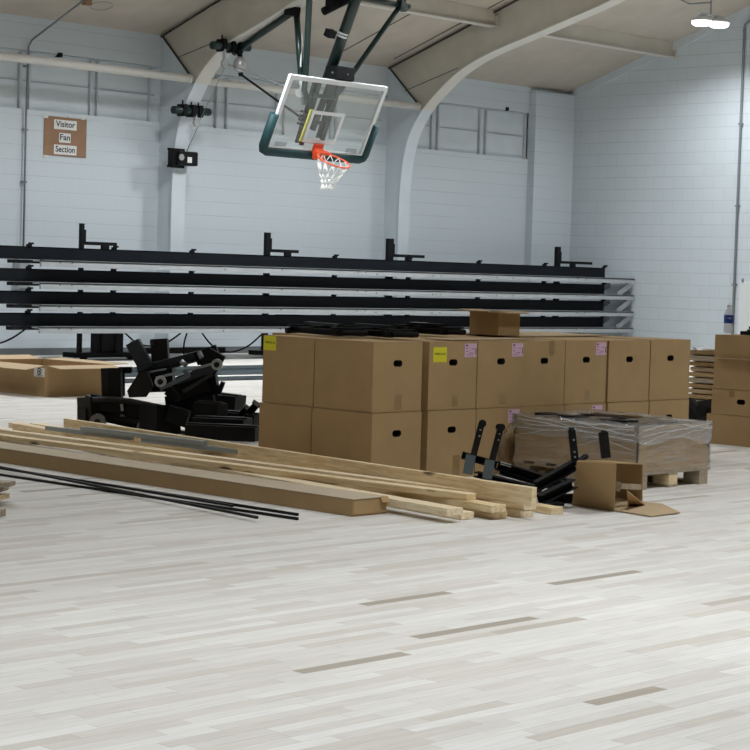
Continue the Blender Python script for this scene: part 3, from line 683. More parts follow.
between(338, 335.0, 391, 339.5, 'black flat steel bracket lying over the near corner of the left stack')
q = between(393, 333.6, 446, 336.8, 'black flat steel bracket bearing a white sticker, behind the yellow-stickered box')
pq = fl(404, 334.5, zt)
MB().panel((pq.x+.06, pq.y, zt+.0825), (.02, -.11, 0), (.05, .01, 0), (0,0,.001)).build('white_sticker', M['paper'], q)['label'] = 'white paper sticker'

# ---------------------------------------------------------------- lumber
def board(near, far, w, h, label, m='pine', name='lumber_board', ext=0.0, cat='board', grp=None, z=None, off=0.0):
    p, q = Vector(near), Vector(far); d = (q-p).normalized(); q = q+d*ext
    o = MB().bar(p+Vector((0,0,h/2)), q+Vector((0,0,h/2)), w, h).build(name, M[m], bevel=0.003)
    return tag(o, label, cat, grp)
def near_x(x, y, z, w): return fl(x, y, z)
LB = []
def lum(nx, ny, z, w, h, L, ang, label, m='pine'):
    # near right bottom corner seen at nx, ny; runs away at ang degrees left of the wall normal
    c = fl(nx, ny, z); a = math.radians(ang); d = Vector((math.sin(a), math.cos(a), 0)); s = Vector((d.y, -d.x, 0))
    p = c-s*w/2
    return board(p, p+d*L, w, h, label, m)
def lum2(near, far, z, w, h, label, m='pine', side=1, ext=0.0):
    # near / far: pixels of the lower right edge, seen lying at height z
    p, q = fl(*near, z), fl(*far, z); d = (q-p).normalized(); s = Vector((d.y, -d.x, 0))*side
    return board(p-s*w/2, q-s*w/2, w, h, label, m, ext=ext)
# floor layer, 2x4s flat
lum(563, 514, 0.001, .089, .038, 0.55, 9.0, 'short pine board end showing farthest right of the lumber pile, on the floor', 'pine')
lum(533, 517, 0.001, .089, .038, 5.3, 7.3, 'pine board on the floor under the right end of the lumber pile', 'palew')
lum(507, 518.5, 0.001, .089, .038, 5.4, 8.0, 'pine board on the floor in the middle of the lumber pile', 'pine')
lum(474, 519.0, 0.001, .089, .038, 5.4, 7.6, 'lowest pine board end beside the long flat carton', 'palew')
# second layer
lum(536, 509.5, 0.040, .089, .038, 5.3, 6.9, 'pale pine board flat on the second layer, its face bright', 'palew')
lum(506, 512.0, 0.040, .10, .038, 5.4, 8.0, 'pine board on the second layer, end left of the bright-faced one', 'pine')
lum(463, 515.0, 0.040, .11, .038, 5.5, 7.3, 'pine board on the second layer next to the long flat carton', 'palew')
# upper boards
lum2((476, 499.5), (0, 438.5), 0.079, .080, .034, 'long narrow pine board lying on top of the pile, nearest the carton', ext=.6)
lum2((491, 497.6), (-6, 432.2), 0.079, .070, .034, 'long pine board on top of the pile beside the one on edge', 'palew')
# the one on edge
lum2((536.5, 506.0), (68, 432.0), 0.079, .038, .097, 'long pine plank standing on its edge along the back of the pile')
# grey metal strips lying on the lumber
def mstrip(x0, y0, x1, y1, z, w, label, h=.028):
    p = fl(x0, y0, z); q = fl(x1, y1, z); tag(MB().bar(p+Vector((0,0,h/2)), q+Vector((0,0,h/2)), w, h).build('metal_strip', M['strip']), label, 'metal strip')
mstrip(47, 430, 132, 440.5, .1135, .035, 'grey metal strip lying on the lumber near its far left end')
mstrip(82, 430.5, 205, 445.5, .142, .03, 'grey metal strip lying on the lumber, starting behind the first strip')
mstrip(143, 442.2, 260, 456.6, .1135, .035, 'long grey metal strip on the lumber ending near the tall boxes')
# long flat carton
t = thing('long_carton', (7.1, 9.2, 0), 'long flat brown cardboard carton lying on the floor before the lumber', 'box')
MB().box(6.98, 7.235, 6.925, 12.0, 0.001, 0.088).build('body', M['card2'], t, 0.003)
MB().box(6.979, 7.236, 6.92, 12.0, 0.088, 0.0915).build('top_flap', M['cardlit'], t)  # paler tint paints in the light falling on the top
MB().box(6.985, 7.23, 6.921, 6.9245, 0.01, 0.082).build('end_flap', M['card2'], t)
MB().panel((7.18, 6.92, .0918), (.055,0,0), (0,-.018,-.03), (0,-.001,.002)).build('torn_corner', M['card'], t)
# black rods
def rod(x0, y0, x1, y1, z, label, r=.013, ext=1.2):
    p = fl(x0, y0, z); q = fl(x1, y1, z); q = q+(q-p).normalized()*ext
    tag(MB().bar(p, q, r*2, r*2).build('black_rod', M['blackgloss'], bevel=0.002), label, 'rod')
rod(298, 514.5, 0, 468, .008, 'black steel rod lying closest to the long carton', .007)
rod(298, 518.7, 0, 474.5, .008, 'black steel rod crossing under the shorter one on the floor', .007)
rod(257.5, 517.5, 0, 467, .0235, 'shorter black steel rod lying across the longer ones', .007)
rod(233, 505.8, 120, 486.8, .008, 'short thin black rod tucked against the foot of the long carton', .006, 0)

# ---------------------------------------------------------------- black machinery beyond the lumber
RT = Vector((AX[0], AY[0], 0)).normalized(); FW = Vector((AX[2], AY[2], 0)).normalized()     # floor directions across and into the view
D0 = 14.0
def P(x, y, d=0.0): return dep(x, y, D0+d)
t = thing('roller_carriage', fl(125, 434), 'black wheeled steel carriage on the floor at the left of the machinery pile', 'machine part')
for d in (0.0, .45):
    MB().bar(P(92,402,d+.1), P(178,418,d-.2), .05, .12).build('side_rail', M['black'], t)
    MB().bar(P(98,414,d+.05), P(168,427,d-.2), .035, .035).build('tie_rod', M['charcoal'], t)
MB().bar(P(88,408,.0), P(88,419,.0)+Vector((0,0,-.12)), .12, .10).bar(P(84,404,.1), P(97,408,.1), .1, .14).build('bumper_block', M['charcoal'], t)
MB().bar(P(89,397,.0), P(90,420,.0), .10, .16).build('end_plate', M['charcoal'], t)
MB().bar(P(160,405,-.15), P(160,434,-.15), .22, .20).build('end_housing', M['black'], t)
MB().bar(P(104,410,.3), P(150,420,.1), .30, .12).build('pan', M['black'], t)
MB().bar(P(168,413,-.2), P(188,419,-.2), .12, .12).build('lug', M['black'], t)
for x, y in ((98, 421.5), (145, 427.5)):
    for d in (0.0, .4):
        c = P(x, y, d-.1)
        w = MB().tube(c-FW*.03, c+FW*.03, .058, 20).build('wheel', M['wheelgrey'] if d == 0 else M['rubber'], t)
        if d == 0: MB().tube(c-FW*.045, c-FW*.03, .022, 12).build('hub', M['charcoal'], w)
MB().tube(P(98,421.5,-.1), P(98,421.5,.34), .014).build('axle', M['charcoal'], t)
MB().path([P(93,400,-.08), P(110,399,-.1), P(130,401,-.12), P(155,406,-.16), P(170,409,-.2)], .02, 8).build('curved_guard', M['charcoal'], t)
MB().bar(P(109,368,.05), P(110,400,.05), .10, .14, FW).build('upright_plate', M['charcoal'], t)
MB().bar(P(115.5,368,.0), P(116,400,.0), .09, .14, FW).build('upright_web', M['black'], t)
MB().bar(P(119,370,.1), P(132,370,.1), .06, .045).build('upright_arm', M['black'], t)
MB().bar(P(122,372,.1), P(122,396,.1), .04, .05, FW).build('stay', M['black'], t)
MB().bar(P(100,404,-.02), P(124,408,-.02), .05, .10).bar(P(128,409,-.08), P(158,414,-.12), .05, .10).build('inner_box', M['black'], t)
MB().bar(P(121.5,404,-.06), P(122.5,411,-.06), .02, .012, FW).build('bright_bolt', M['chrome'], t)
for k in range(3): MB().tube(P(121+1.6*k,414.5,-.06), P(121+1.6*k,416.5,-.06), .005, 6).build('stud', M['steel'], t)
t = thing('tilted_carriage', fl(180, 428), 'black tilted carriage with two bright wheels atop the machinery pile', 'machine part')
MB().chan(P(137,372,.15), P(214,352,.15), .10, .075, .008).build('top_channel', M['sheen'], t)
MB().bar(P(205,356,.0), P(221,365,.0)+Vector((0,0,.0)), .08, .14).build('nose_block', M['black'], t)
MB().bar(P(196,359,.1), P(218,351,.1), .10, .10).build('nose_cheek', M['black'], t)
MB().bar(P(156,378,-.12), P(216,363,-.12), .012, .018).build('link_rod', M['steel'], t)
MB().bar(P(160,389,-.12), P(190,375,-.12), .014, .03).build('link_rod', M['bluegrey'], t)
MB().bar(P(176,381,-.05), P(214,368,-.05), .03, .055).build('lower_channel', M['sheen'], t)
MB().bar(P(188,380,.1), P(193,396,.1), .30, .30, FW).build('gear_box', M['black'], t)
MB().bar(P(190,394,.5), P(193,424,.5), .36, .22, FW).build('pedestal', M['black'], t)
MB().bar(P(204,368,.12), P(209,396,.12), .16, .2, FW).build('rear_block', M['black'], t)
MB().bar(P(184,370,-.15), P(189,376,-.15), .03, .03).build('clamp', M['bluegrey'], t)
MB().bar(P(150,372,.02), P(166,369,.02), .03, .012).build('cross_rod', M['steel'], t)
MB().tube(P(181,361,-.02), P(187,366,-.02), .018, 10).build('pin', M['steel'], t)
MB().bar(P(183,392,-.12), P(213,374,-.1), .02, .025).build('diagonal_bar', M['sheen'], t)
for x, y in ((172,374.5), (194,369), (206,366)): MB().tube(P(x,y,-.14), P(x,y,-.125), .008, 8).build('bolt', M['chrome'], t)
MB().bar(P(199,352,.0), P(202,358,-.02), .02, .03).build('white_tab', M['steel'], t)
for x, y in ((160.5, 381.5), (217, 364.5)):
    c = P(x, y, -.16); w = MB().tube(c-FW*.025, c+FW*.025, .040, 24).build('wheel', M['chrome'], t)
    MB().lathe([(.022,0),(.020,.012),(.0,.014)], c-FW*.025, -FW, 16).build('hub', M['charcoal'], w); w['label'] = 'bright steel wheel'
q = P(138,374,-.1); n = -FW
MB().prism([P(138,374,-.12), P(147,371,-.12), P(153,386,-.12), P(146,397,-.12), P(129,397.5,-.12), P(127,391,-.12)], FW*.05).build('gusset_plate', M['charcoal'], t)
MB().chan(P(133,342,.1), P(147,369,.1), .10, .13, .008, FW, True).build('leaning_channel', M['sheen'], t); MB().bar(P(130.5,343,.05), P(133,341.5,.05), .02, .02).build('edge_chip', M['chrome'], t)
MB().bar(P(159.5,339,.35), P(161,366,.35), .125, .12, FW).bar(P(153.5,340.5,.3), P(154,345,.3), .04, .04).build('post', M['charcoal'], t)
MB().bar(P(160,364,.35), P(161,392,.35), .2, .2, FW).build('post_foot', M['black'], t)
MB().bar(P(176,396,.0), P(219,388,.0), .05, .05).build('lower_arm', M['rail'], t); MB().bar(P(219,387,-.02), P(223,388.5,-.02), .07, .09).build('end_pad', M['black'], t)
MB().bar(P(168,390,-.1), P(178,400,-.1), .05, .07).build('toggle', M['black'], t)
for (xa, ya, xb, yb, h, w, d, lab) in ((198,414,222,416,.18,.14,-.14,'black steel box on the floor under the tilted carriage'),
        (208,405,240,409,.2,.2,.80,'black steel block right of the tilted carriage'),
        (188,431,258,434,.10,.16,-.75,'low black steel channel lying just behind the lumber'),
        (196,423,248,425,.09,.20,-.46,'black flat housing lying behind the low channel'),
        (225,418,259,421,.10,.18,.05,'black steel block nearest the tall boxes')):
    p, q = P(xa, ya, d), P(xb, yb, d-.1); t = thing('steel_housing', ((p+q)/2)*1.0, lab, 'machine part')
    MB().bar(p, q, w, h).build('body', M['black'], t, .006); MB().bar(p+Vector((0,0,h/2+.006))-FW*w*.2, q+Vector((0,0,h/2+.006))-FW*w*.2, w*.3, .012).build('lid_rib', M['charcoal'], t)
for i, (xa, ya, xb, yb, lab) in enumerate(((240,416,248,408,'small black angle bracket leaning left of the tall boxes'), (248,414,257,404,'small grey-edged angle bracket leaning against the tall boxes'))):
    p, q = P(xa, ya, -.3-.25*i), P(xb, yb, -.3-.25*i); t = thing('angle_bracket', p, lab, 'bracket')
    MB().chan(p, q, .06, .05, .006).build('angle', M['black'], t); MB().bar(q-RT*.03+Vector((0,0,.02)), q+RT*.05-Vector((0,0,.03)), .01, .03).build('bright_edge', M['steel'], t)
# thin boards under the pile
for i, (d, lab) in enumerate(((-.9, 'weathered board on the floor under the front of the machinery'), (-.55, 'weathered board on the floor under the middle of the machinery'))):
    p = fl(122, 436-i*5); tag(MB().bar(Vector((p.x, p.y, .012)), Vector((p.x, p.y, .012))+RT*1.35-FW*.12, .10, .02).build('floor_board', M['greyw']), lab, 'board')

# ---------------------------------------------------------------- shallow open box by the left edge
x0, y0 = 10.795, 14.83
t = open_box(x0, x0+.80, y0, y0+1.15, 0.001, .29, 'shallow open cardboard box with drooping flaps on the floor at the left', [
    ((x0, y0+.02, .29), (0,1.1,0), (-.21,0,-.035)), ((x0+.02, y0, .29), (.76,0,0), (0,-.21,-.02)), ((x0+.80, y0+.02, .29), (0,1.1,0), (.2,0,.01)), ((x0+.02, y0+1.15, .29), (.76,0,0), (0,.2,.03))], 'card2')
p = onx(34.8, 368.5, x0); q = onx(45-.5, 376.5, x0)
lb = MB().box(x0-.002, x0-.0005, y0+.012, y0+.18, .185, .272).build('shipping_label', M['paper'], t); lb['label'] = 'white paper label with a round black symbol'
MB().lathe([(.034, 0), (.034, .0008)], (x0-.0022, y0+.096, .236), (-1,0,0), 20).build('symbol_ring', M['ink'], lb); MB().lathe([(.022, 0), (.022, .0006)], (x0-.0031, y0+.096, .236), (-1,0,0), 20).build('symbol_gap', M['paper'], lb)
MB().lathe([(.013, 0), (.013, .0006)], (x0-.0038, y0+.096, .236), (-1,0,0), 16).build('symbol_dot', M['ink'], lb)
for z in (.202, .194): MB().box(x0-.0032, x0-.002, y0+.04, y0+.15, z-.003, z).build('print_line', M['ink'], lb)

# ---------------------------------------------------------------- stretch-wrapped carton on a pallet
px0, py0, px1, py1 = 9.325, 6.86, 10.07, 7.83
t = thing('pallet', ((px0+px1)/2, (py0+py1)/2, 0), 'low wooden pallet under the stretch-wrapped carton', 'pallet')
for y in np.linspace(py0+.045, py1-.045, 6): MB().box(px0, px1+.02, y-.045, y+.045, .088, .105).build('deck_slat', M['greyw'], t)
for x in (px0+.06, (px0+px1)/2, px1-.05):
    for y in (py0+.06, (py0+py1)/2, py1-.06): MB().box(x-.045, x+.045, y-.06, y+.06, .018, .075).build('block', M['pine'] if x > px0+.1 and x < px1-.1 else M['greyw'], t)
    MB().box(x-.045, x+.045, py0, py1, .0755, .088).build('stringer', M['greyw'], t)
    MB().box(x-.045, x+.045, py0, py1, 0, .018).build('bottom_slat', M['greyw'], t)
t = thing('wrapped_carton', ((px0+px1)/2, (py0+py1)/2, .105), 'large cardboard tray wrapped in clear stretch film on the pallet', 'box')
b = MB(); zt = .385
b.box(px0, px1, py0, py1, .106, .125)
for q in ((px0, px0+.012, py0, py1), (px1-.012, px1, py0, py1), (px0, px1, py0, py0+.012), (px0, px1, py1-.012, py1)): b.box(*q, .125, zt)
b.build('tray', M['card'], t)
for x in (px0+.14, px0+.34, px0+.55): MB().box(x-.06, x+.06, py0+.15, py1-.1, .126, .385+.02*(x < 9.6)).build('black_channel', M['black'], t)
MB().box(px0+.1, px0+.5, py1-.5, py1-.08, .30, .372).build('inner_sheet', M['cardin'], t)
# film: hugging the sides, bulging over the top, gathered
bm = bmesh.new(); rg = random.Random(3); nu, nv = 84, 26; per = []
cx, cy, hx, hy = (px0+px1)/2, (py0+py1)/2, (px1-px0)/2+.005, (py1-py0)/2+.005
from mathutils import noise as mn
def edge(s):                                           # walk the rounded rectangle
    L = [2*hx, 2*hy, 2*hx, 2*hy]; s = s*sum(L)
    for k, l in enumerate(L):
        if s <= l: break
        s -= l
    return ((cx-hx+s, cy-hy), (cx+hx, cy-hy+s), (cx+hx-s, cy+hy), (cx-hx, cy+hy-s))[k]
rows = []
for j in range(nv):
    v = j/(nv-1); row = []
    for i in range(nu):
        x, y = edge(i/nu); dx, dy = x-cx, y-cy
        if v < .62: z = .098+(.392-.098)*v/.62; k = 1+.006*math.sin(v*30)
        else: w = (v-.62)/.38; z = .392+.012*math.sin(w*PI*.5)+.035*max(0, mn.noise(Vector((x*3.3, y*3.3, 4.2))))*math.sin(w*PI); k = 1-.62*w
        p = Vector((cx+dx*k, cy+dy*k, z)); n = mn.noise(Vector((x*5, y*5, z*9)))*.010+mn.noise(Vector((x*16, y*16, z*26)))*.004
        r = Vector((dx, dy, 0)).normalized()
        if v < .62: p += r*(n+.004)
        else: p.z += n*1.2
        row.append(bm.verts.new(p))
    rows.append(row)
for j in range(nv-1):
    for i in range(nu):
        l = (i+1) % nu; f = bm.faces.new((rows[j][i], rows[j][l], rows[j+1][l], rows[j+1][i])); f.smooth = True
mb = MB(); mb.b.free(); mb.b = bm; fo = mb.build('stretch_film', M['wrap'], t); fo['label'] = 'crinkled clear plastic film'
bb = bmesh.new(); rows = []  # extra hazy band paints the sheen along the upper film
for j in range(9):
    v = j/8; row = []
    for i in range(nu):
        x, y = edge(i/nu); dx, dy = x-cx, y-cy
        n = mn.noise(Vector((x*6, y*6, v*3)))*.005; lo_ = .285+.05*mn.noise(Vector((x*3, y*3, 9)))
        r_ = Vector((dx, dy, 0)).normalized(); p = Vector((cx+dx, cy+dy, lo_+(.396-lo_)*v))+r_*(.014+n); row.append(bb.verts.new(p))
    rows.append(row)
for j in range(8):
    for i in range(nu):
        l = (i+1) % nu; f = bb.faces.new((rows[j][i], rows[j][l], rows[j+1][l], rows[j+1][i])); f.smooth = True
mb = MB(); mb.b.free(); mb.b = bb; mb.build('sheen_band', M['wrapsheen'], t)['label'] = 'hazy band of film added as sheen round the top edge'
# gathered strands of the film, stretched round the tray
rs = random.Random(11)
def strand(a, b, face, r):
    pts = []
    for k in range(9):
        w = k/8; z = a[1]+(b[1]-a[1])*w+rs.uniform(-.006, .006)
        pts.append(Vector((px0-.024, py1-(py1-py0)*(a[0]+(b[0]-a[0])*w), z)) if face == 'x' else Vector((px0+(px1-px0)*(a[0]+(b[0]-a[0])*w), py0-.024, z)))
    MB().path(pts, r*.6, 5).build('film_strand', M['strand'], t)
for a, b, f, r in (((.05,.37),(.98,.30),'x',.004), ((.1,.34),(.98,.36),'x',.003), ((.0,.31),(.9,.34),'x',.0025), ((.3,.385),(.99,.24),'x',.003), ((.4,.39),(.99,.33),'x',.005), ((.02,.26),(.6,.36),'x',.002),
        ((.55,.38),(.98,.38),'x',.005), ((.1,.385),(.7,.372),'x',.003), ((.5,.22),(.98,.37),'x',.002), ((.02,.36),(.3,.386),'y',.003), ((.01,.33),(.97,.385),'y',.002), ((.02,.28),(.5,.36),'y',.002), ((.3,.30),(.99,.36),'y',.0015), ((.55,.388),(.99,.35),'y',.003)):
    strand(a, b, f, r)
# a loose tail of film at the far left corner
tl = MB(); pts = []
for k in range(9):
    w = k/8; pts.append(Vector((px0-.02-.05*math.sin(w*PI), py1-.02+.10*w, .34-.25*w)))
tl.strip(pts, (.05, .10, 0), [(.001, 0, .001)]*9); tl.build('film_tail', M['wrap'], t)

# ---------------------------------------------------------------- black folding bracket frames before the pallet
D0 = 10.75
def bracket_frame(label, segs, plates, name='bracket_frame', extra=()):
    t = thing(name, Vector(segs[0][1]).lerp(Vector(segs[0][2]), .5), label, 'bracket')
    t.location.z = 0
    for nm, p, q, w, h, m in segs: MB().chan(p, q, w, h, .005).build(nm, M[m], t)
    for nm, p, q, w, h, m in plates: MB().bar(p, q, w, h, FW).build(nm, M[m], t)
    return t
t = bracket_frame('black bracket frame with two raised arms and grey plates behind the lumber', [
    ('cross_channel', P(462,455,.25), P(497,465,.25), .05, .04, 'black'), ('long_channel', P(497,465,.2), P(562,485,.1), .06, .05, 'black'),
    ('long_channel', P(500,470,.5), P(560,487,.45), .06, .05, 'black'),
    ('base_channel', P(476,474,.2), P(540,490,.0), .06, .03, 'black')],
    [('arm', P(481.5,424,.2), P(473,457,.2), .035, .035, 'charcoal'), ('arm', P(500.5,428,.2), P(492,460,.2), .035, .035, 'charcoal'),
     ('grey_plate', P(471,455,.12), P(467.5,474,.12), .055, .008, 'bluegrey'), ('grey_plate', P(490,460,.12), P(487,479,.12), .055, .008, 'bluegrey')])
for x, y in ((482.5, 423.5), (501.5, 427.5)): MB().tube(P(x,y,.1), P(x,y,.26), .022, 14).build('pivot', M['black'], t)
for x, y in ((480.5,430), (479.5,436), (499.5,434), (498.5,440)): MB().tube(P(x,y,.155), P(x,y,.17), .006, 8).build('bolt', M['chrome'], t)
MB().panel(P(500.5,464.5,.165), P(511,467.5,.165)-P(500.5,464.5,.165), (0,0,.018), FW*.001).build('white_sticker', M['paper'], t)
t = bracket_frame('black bracket frame with one raised arm beside the torn-open box', [
    ('lower_arm', P(537,486,-.15), P(576,464,-.05), .05, .055, 'black'), ('lower_arm', P(540,499,-.35), P(574,483,-.25), .055, .05, 'black'),
    ('base_channel', P(548,499,.1), P(575,498,.0), .06, .05, 'black'), ('tie', P(545,478,.3), P(571,484,.25), .05, .05, 'black')],
    [('arm', P(571.5,430,-.1), P(575,461,-.1), .04, .04, 'black'), ('post', P(603,432,.42), P(606,458,.42), .055, .04, 'charcoal')])
MB().bar(P(576,464,-.05), P(586,456,.05), .03, .02).build('tip', M['black'], t)
for x, y in ((571.5, 431), (603.5, 434)): MB().tube(P(x-2.5,y,-.1 if x < 590 else .42), P(x+2.5,y,-.1 if x < 590 else .42), .022, 14).build('pivot', M['black'], t)
for x, y in ((573.8,440), (574.6,452), (575,457)): MB().tube(P(x,y,-.14), P(x,y,-.125), .006, 8).build('bolt', M['chrome'], t)
MB().bar(P(555,484,.2), P(560,478,.2), .02, .03).build('link', M['steel'], t)
t = thing('black_plate', fl(565, 508), 'thin black plate lying flat on the floor before the torn-open box', 'plate')
p = fl(543, 506); MB().panel((p.x, p.y, .002), (.10, -.07, 0), (.07, .09, 0), (0,0,.012)).build('plate', M['blackgloss'], t)

# ---------------------------------------------------------------- torn-open box lying on its side
D0 = 10.3
t = thing('torn_cardboard_box', fl(600, 508), 'torn-open brown cardboard box lying on its side with a flap on the floor', 'box')
a0 = fl(572.5, 504.5); b0 = fl(614.5, 511.5); hgt = .225
u = (b0-a0); back = Vector((.33, .20, 0))
tl_ = a0+Vector((.02, 0, hgt*1.02)); 
def sheet(pts, nm, m='card2', th=.005, nv=None):
    p = [Vector(q) for q in pts]; n = (p[1]-p[0]).cross(p[2]-p[0]).normalized()
    return MB().prism(p, n*th).build(nm, M[m], t)
f0 = dep(576,461,10.42); f1_ = dep(616,464,10.25)
sheet([a0, b0, dep(616.5,463.5,10.22), dep(577.5,461,10.45)], 'front_panel', 'card2')
bk0 = dep(616.5,463.5,10.22); bk1 = dep(643,464,10.95); fb = fl(642, 502)
sheet([dep(577.5,461,10.45), dep(616.5,463.5,10.22), dep(642.5,464.5,10.85), dep(610,461.5,11.0)], 'side_panel', 'card2')
sheet([dep(610,461.5,11.0), dep(642.5,464.5,10.85), fb, fl(608, 497)], 'back_panel', 'card2')
sheet([a0+Vector((0,0,.001)), b0+Vector((0,0,.001)), fb+Vector((0,0,.001)), fl(608, 497)], 'bottom_panel', 'cardin')
sheet([b0+Vector((0,0,.004)), fl(651,517.5)+Vector((0,0,.003)), fl(680,514)+Vector((0,0,.006)), fl(662,508)+Vector((0,0,.02)), fl(641,503)+Vector((0,0,.006))], 'floor_flap', 'cardin')
sheet([fl(628,507)+Vector((0,0,.006)), fl(648,508)+Vector((0,0,.006)), dep(627,490,10.35)], 'torn_corner', 'card')
MB().bar(dep(617,486,10.55), dep(640,487,10.7), .02, .03).bar(dep(619,482,10.5), dep(617,491,10.5), .03, .02, FW).build('tape_roll', M['greyw'], t)

# ---------------------------------------------------------------- right-hand stack of boxes
Xs, Yt = 12.64, 8.645
hz = [0, .236, .436, .672, .86]
labs = ['bottom cardboard box of the right-hand stack, jutting out to the left', 'cardboard box of the right-hand stack with a dark hand hole, second from bottom',
        'third cardboard box up in the right-hand stack, its lid flap slightly raised', 'top cardboard box of the right-hand stack, under the water bottle']
for i in range(4):
    off = (.0, .04, .05, .05)[i]
    t = carton(Xs, Xs+.60, Yt-off-(.62, .545, .6, .6)[i], Yt-off, hz[i]+.001, hz[i+1]-.001, labs[i], front='x', hole=(i == 1), holez=.55, m='card2')
    if i == 2:
        MB().panel((Xs-.002, Yt-.6, hz[3]-.002), (0,.5,0), (-.03,0,.006), (0,0,.005)).build('raised_flap', M['cardin'], t)
    if i == 1: tape_strip(t, (Xs, Yt-.20, hz[2]-.01), (0,-1,0), .05, .05, (-1,0,0))
c = fl(726.0, 333, .861)
t = thing('water_bottle', (c.x+.03, c.y, .861), 'clear plastic water bottle with a blue label on top of the right-hand stack', 'bottle')
c = Vector((c.x+.03, c.y, .861))
k_ = 1.16
MB().lathe([(r*k_, h*k_) for r, h in [(.028,0),(.033,.006),(.033,.04),(.031,.06),(.033,.075),(.033,.125),(.030,.14),(.018,.165),(.0125,.175),(.0125,.180)]], c, (0,0,1), 28).build('body', M['bottle'], t)
lb = MB().lathe([(r*k_, h*k_) for r, h in [(.0336,.068),(.0338,.072),(.0338,.122),(.0336,.126)]], c, (0,0,1), 28).build('label_band', M['blue'], t)
n = -FW; up_ = Vector((0,0,1)); s = RT
for dz, w in ((.106, .034), (.100, .026)):
    MB().bar(c+n*.0392-s*w/2+up_*dz*1.16, c+n*.0392+s*w/2+up_*dz*1.16, .002, .003).build('label_print', M['paper'], lb)
MB().lathe([(.017,0),(.017,.018),(.015,.021)], c+up_*.2065, (0,0,1), 20).build('cap', M['cap'], t)
for i, (y, z, h, L, lab) in enumerate(((8.40, .861, .045, .5, 'lowest black flat part lying on the right-hand stack'), (8.33, .907, .035, .45, 'upper black flat part stacked on the right-hand stack'))):
    p = Vector((Xs+.05+.01*i, y, z)); t = thing('black_part', p, lab, 'machine part')
    MB().box(p.x, p.x+.28, y-L, y, z+.002, z+h*.7).build('body', M['black'], t, .004); MB().box(p.x+.02, p.x+.2, y-L+.03, y-.05, z+h*.7, z+h).build('rib', M['blackgloss'], t)
t = thing('black_case', (Xs+.3, 8.05, .942), 'dark blue-black case topping the parts on the right-hand stack', 'case')
MB().box(Xs+.10, Xs+.34, 8.0, 8.245, .9435, 1.0).build('body', M['rail'], t, .006); MB().box(Xs+.12, Xs+.3, 8.02, 8.2, 1.0, 1.01).build('lid', M['black'], t)

# ---------------------------------------------------------------- stack of panels between the box rows
xs0, xs1, ys0, ys1 = 13.95, 15.0, 8.3, 9.78; z = 0.0
names = ['lowest', 'second', 'third', 'fourth', 'fifth', 'sixth', 'seventh', 'eighth', 'ninth', 'tenth', 'eleventh', 'twelfth', 'thirteenth', 'topmost']
rr = random.Random(5)
for i in range(14):
    dx, dy, h = rr.uniform(-.03, .03), rr.uniform(-.03, .03), rr.choice((.034, .038, .042))
    o = MB().box(xs0+dx, xs1+dx, ys0+dy, ys1+dy, z, z+h).build('stacked_plank', M[('greyw', 'card', 'cardin', 'card2')[i % 4]], bevel=.002)
    tag(o, '%s tan plank counted from the floor in the stack between the box rows' % names[i] if i < 13 else 'topmost tan plank of the stack between the box rows', 'plank', 'planks stacked between the box rows')
    z += h
    if i < 13:
        for xk in (xs0+.10, xs1-.16):
            s_ = MB().box(xk, xk+.06, ys0+.04, ys1-.005, z+.0005, z+.0115).build('spacer_stick', M['palew']); tag(s_, 'thin spacer stick between planks of the stack by the box rows', 'stick', 'spacer sticks in the plank stack')
        z += .012
zt = z
bm = MB(); pr = []
g = 12
V = [[bm.b.verts.new((xs0-.02+.5*i/g, ys1-.45+.47*j/g, zt+.02+.03*mn.noise(Vector((i*.7, j*.7, 1.3))))) for i in range(g+1)] for j in range(g+1)]
for j in range(g):
    for i in range(g): f = bm.b.faces.new((V[j][i], V[j][i+1], V[j+1][i+1], V[j+1][i])); f.smooth = True
tag(bm.build('plastic_sheet', M['plastic']), 'crumpled white plastic lying on the plank stack', 'plastic sheet')
t = thing('steel_fitting', (13.5, 9.5, 0), 'heap-like black steel fitting in the gap between wrapped pallet and right-hand stack', 'machine part')
p = onx(695, 418, 13.45)
MB().box(13.40, 13.62, p.y-.20, p.y+.05, 0, .25).build('block', M['black'], t, .01)
MB().bar((13.38, p.y-.22, .10), (13.38, p.y+.02, .27), .05, .06).build('lever', M['charcoal'], t)
MB().bar((13.36, p.y-.24, .27), (13.36, p.y-.10, .24), .05, .06).build('lever', M['charcoal'], t)
MB().tube((13.33, p.y-.14, .2), (13.40, p.y-.14, .2), .05, 16).build('wheel', M['rubber'], t)

# ---------------------------------------------------------------- wood offcuts at the left edge
D0 = 9.2
for i, (x, y, z, h, w, m, lab) in enumerate(((12.5, 486, .105, .022, .10, 'greyw', 'uppermost weathered wood offcut at the left picture edge'), (5.0, 491, .060, .022, .12, 'greyw', 'second wood offcut down at the left picture edge'), (6.3, 499, .035, .024, .11, 'pine', 'pale pine offcut under the white scrap at the left edge'), (1.8, 517, .001, .033, .12, 'greyw', 'lowest wood offcut on the floor at the left edge'))):
    p = fl(x, y, z); d = Vector((-.72, .69, 0)).normalized()
    d = -RT+FW*.15; d.normalize()
    tag(MB().bar(p+Vector((0,0,h/2)), p+d*.75+Vector((0,0,h/2)), w, h).build('wood_offcut', M[m], bevel=.002), lab, 'wood offcut')
p = fl(10, 487.5, .086); o = MB().panel(p-RT*.30, RT*.30, FW*.05, (0,0,.012)).build('white_scrap', M['paper']); tag(o, 'white plastic scrap between the wood offcuts at the left edge', 'scrap')

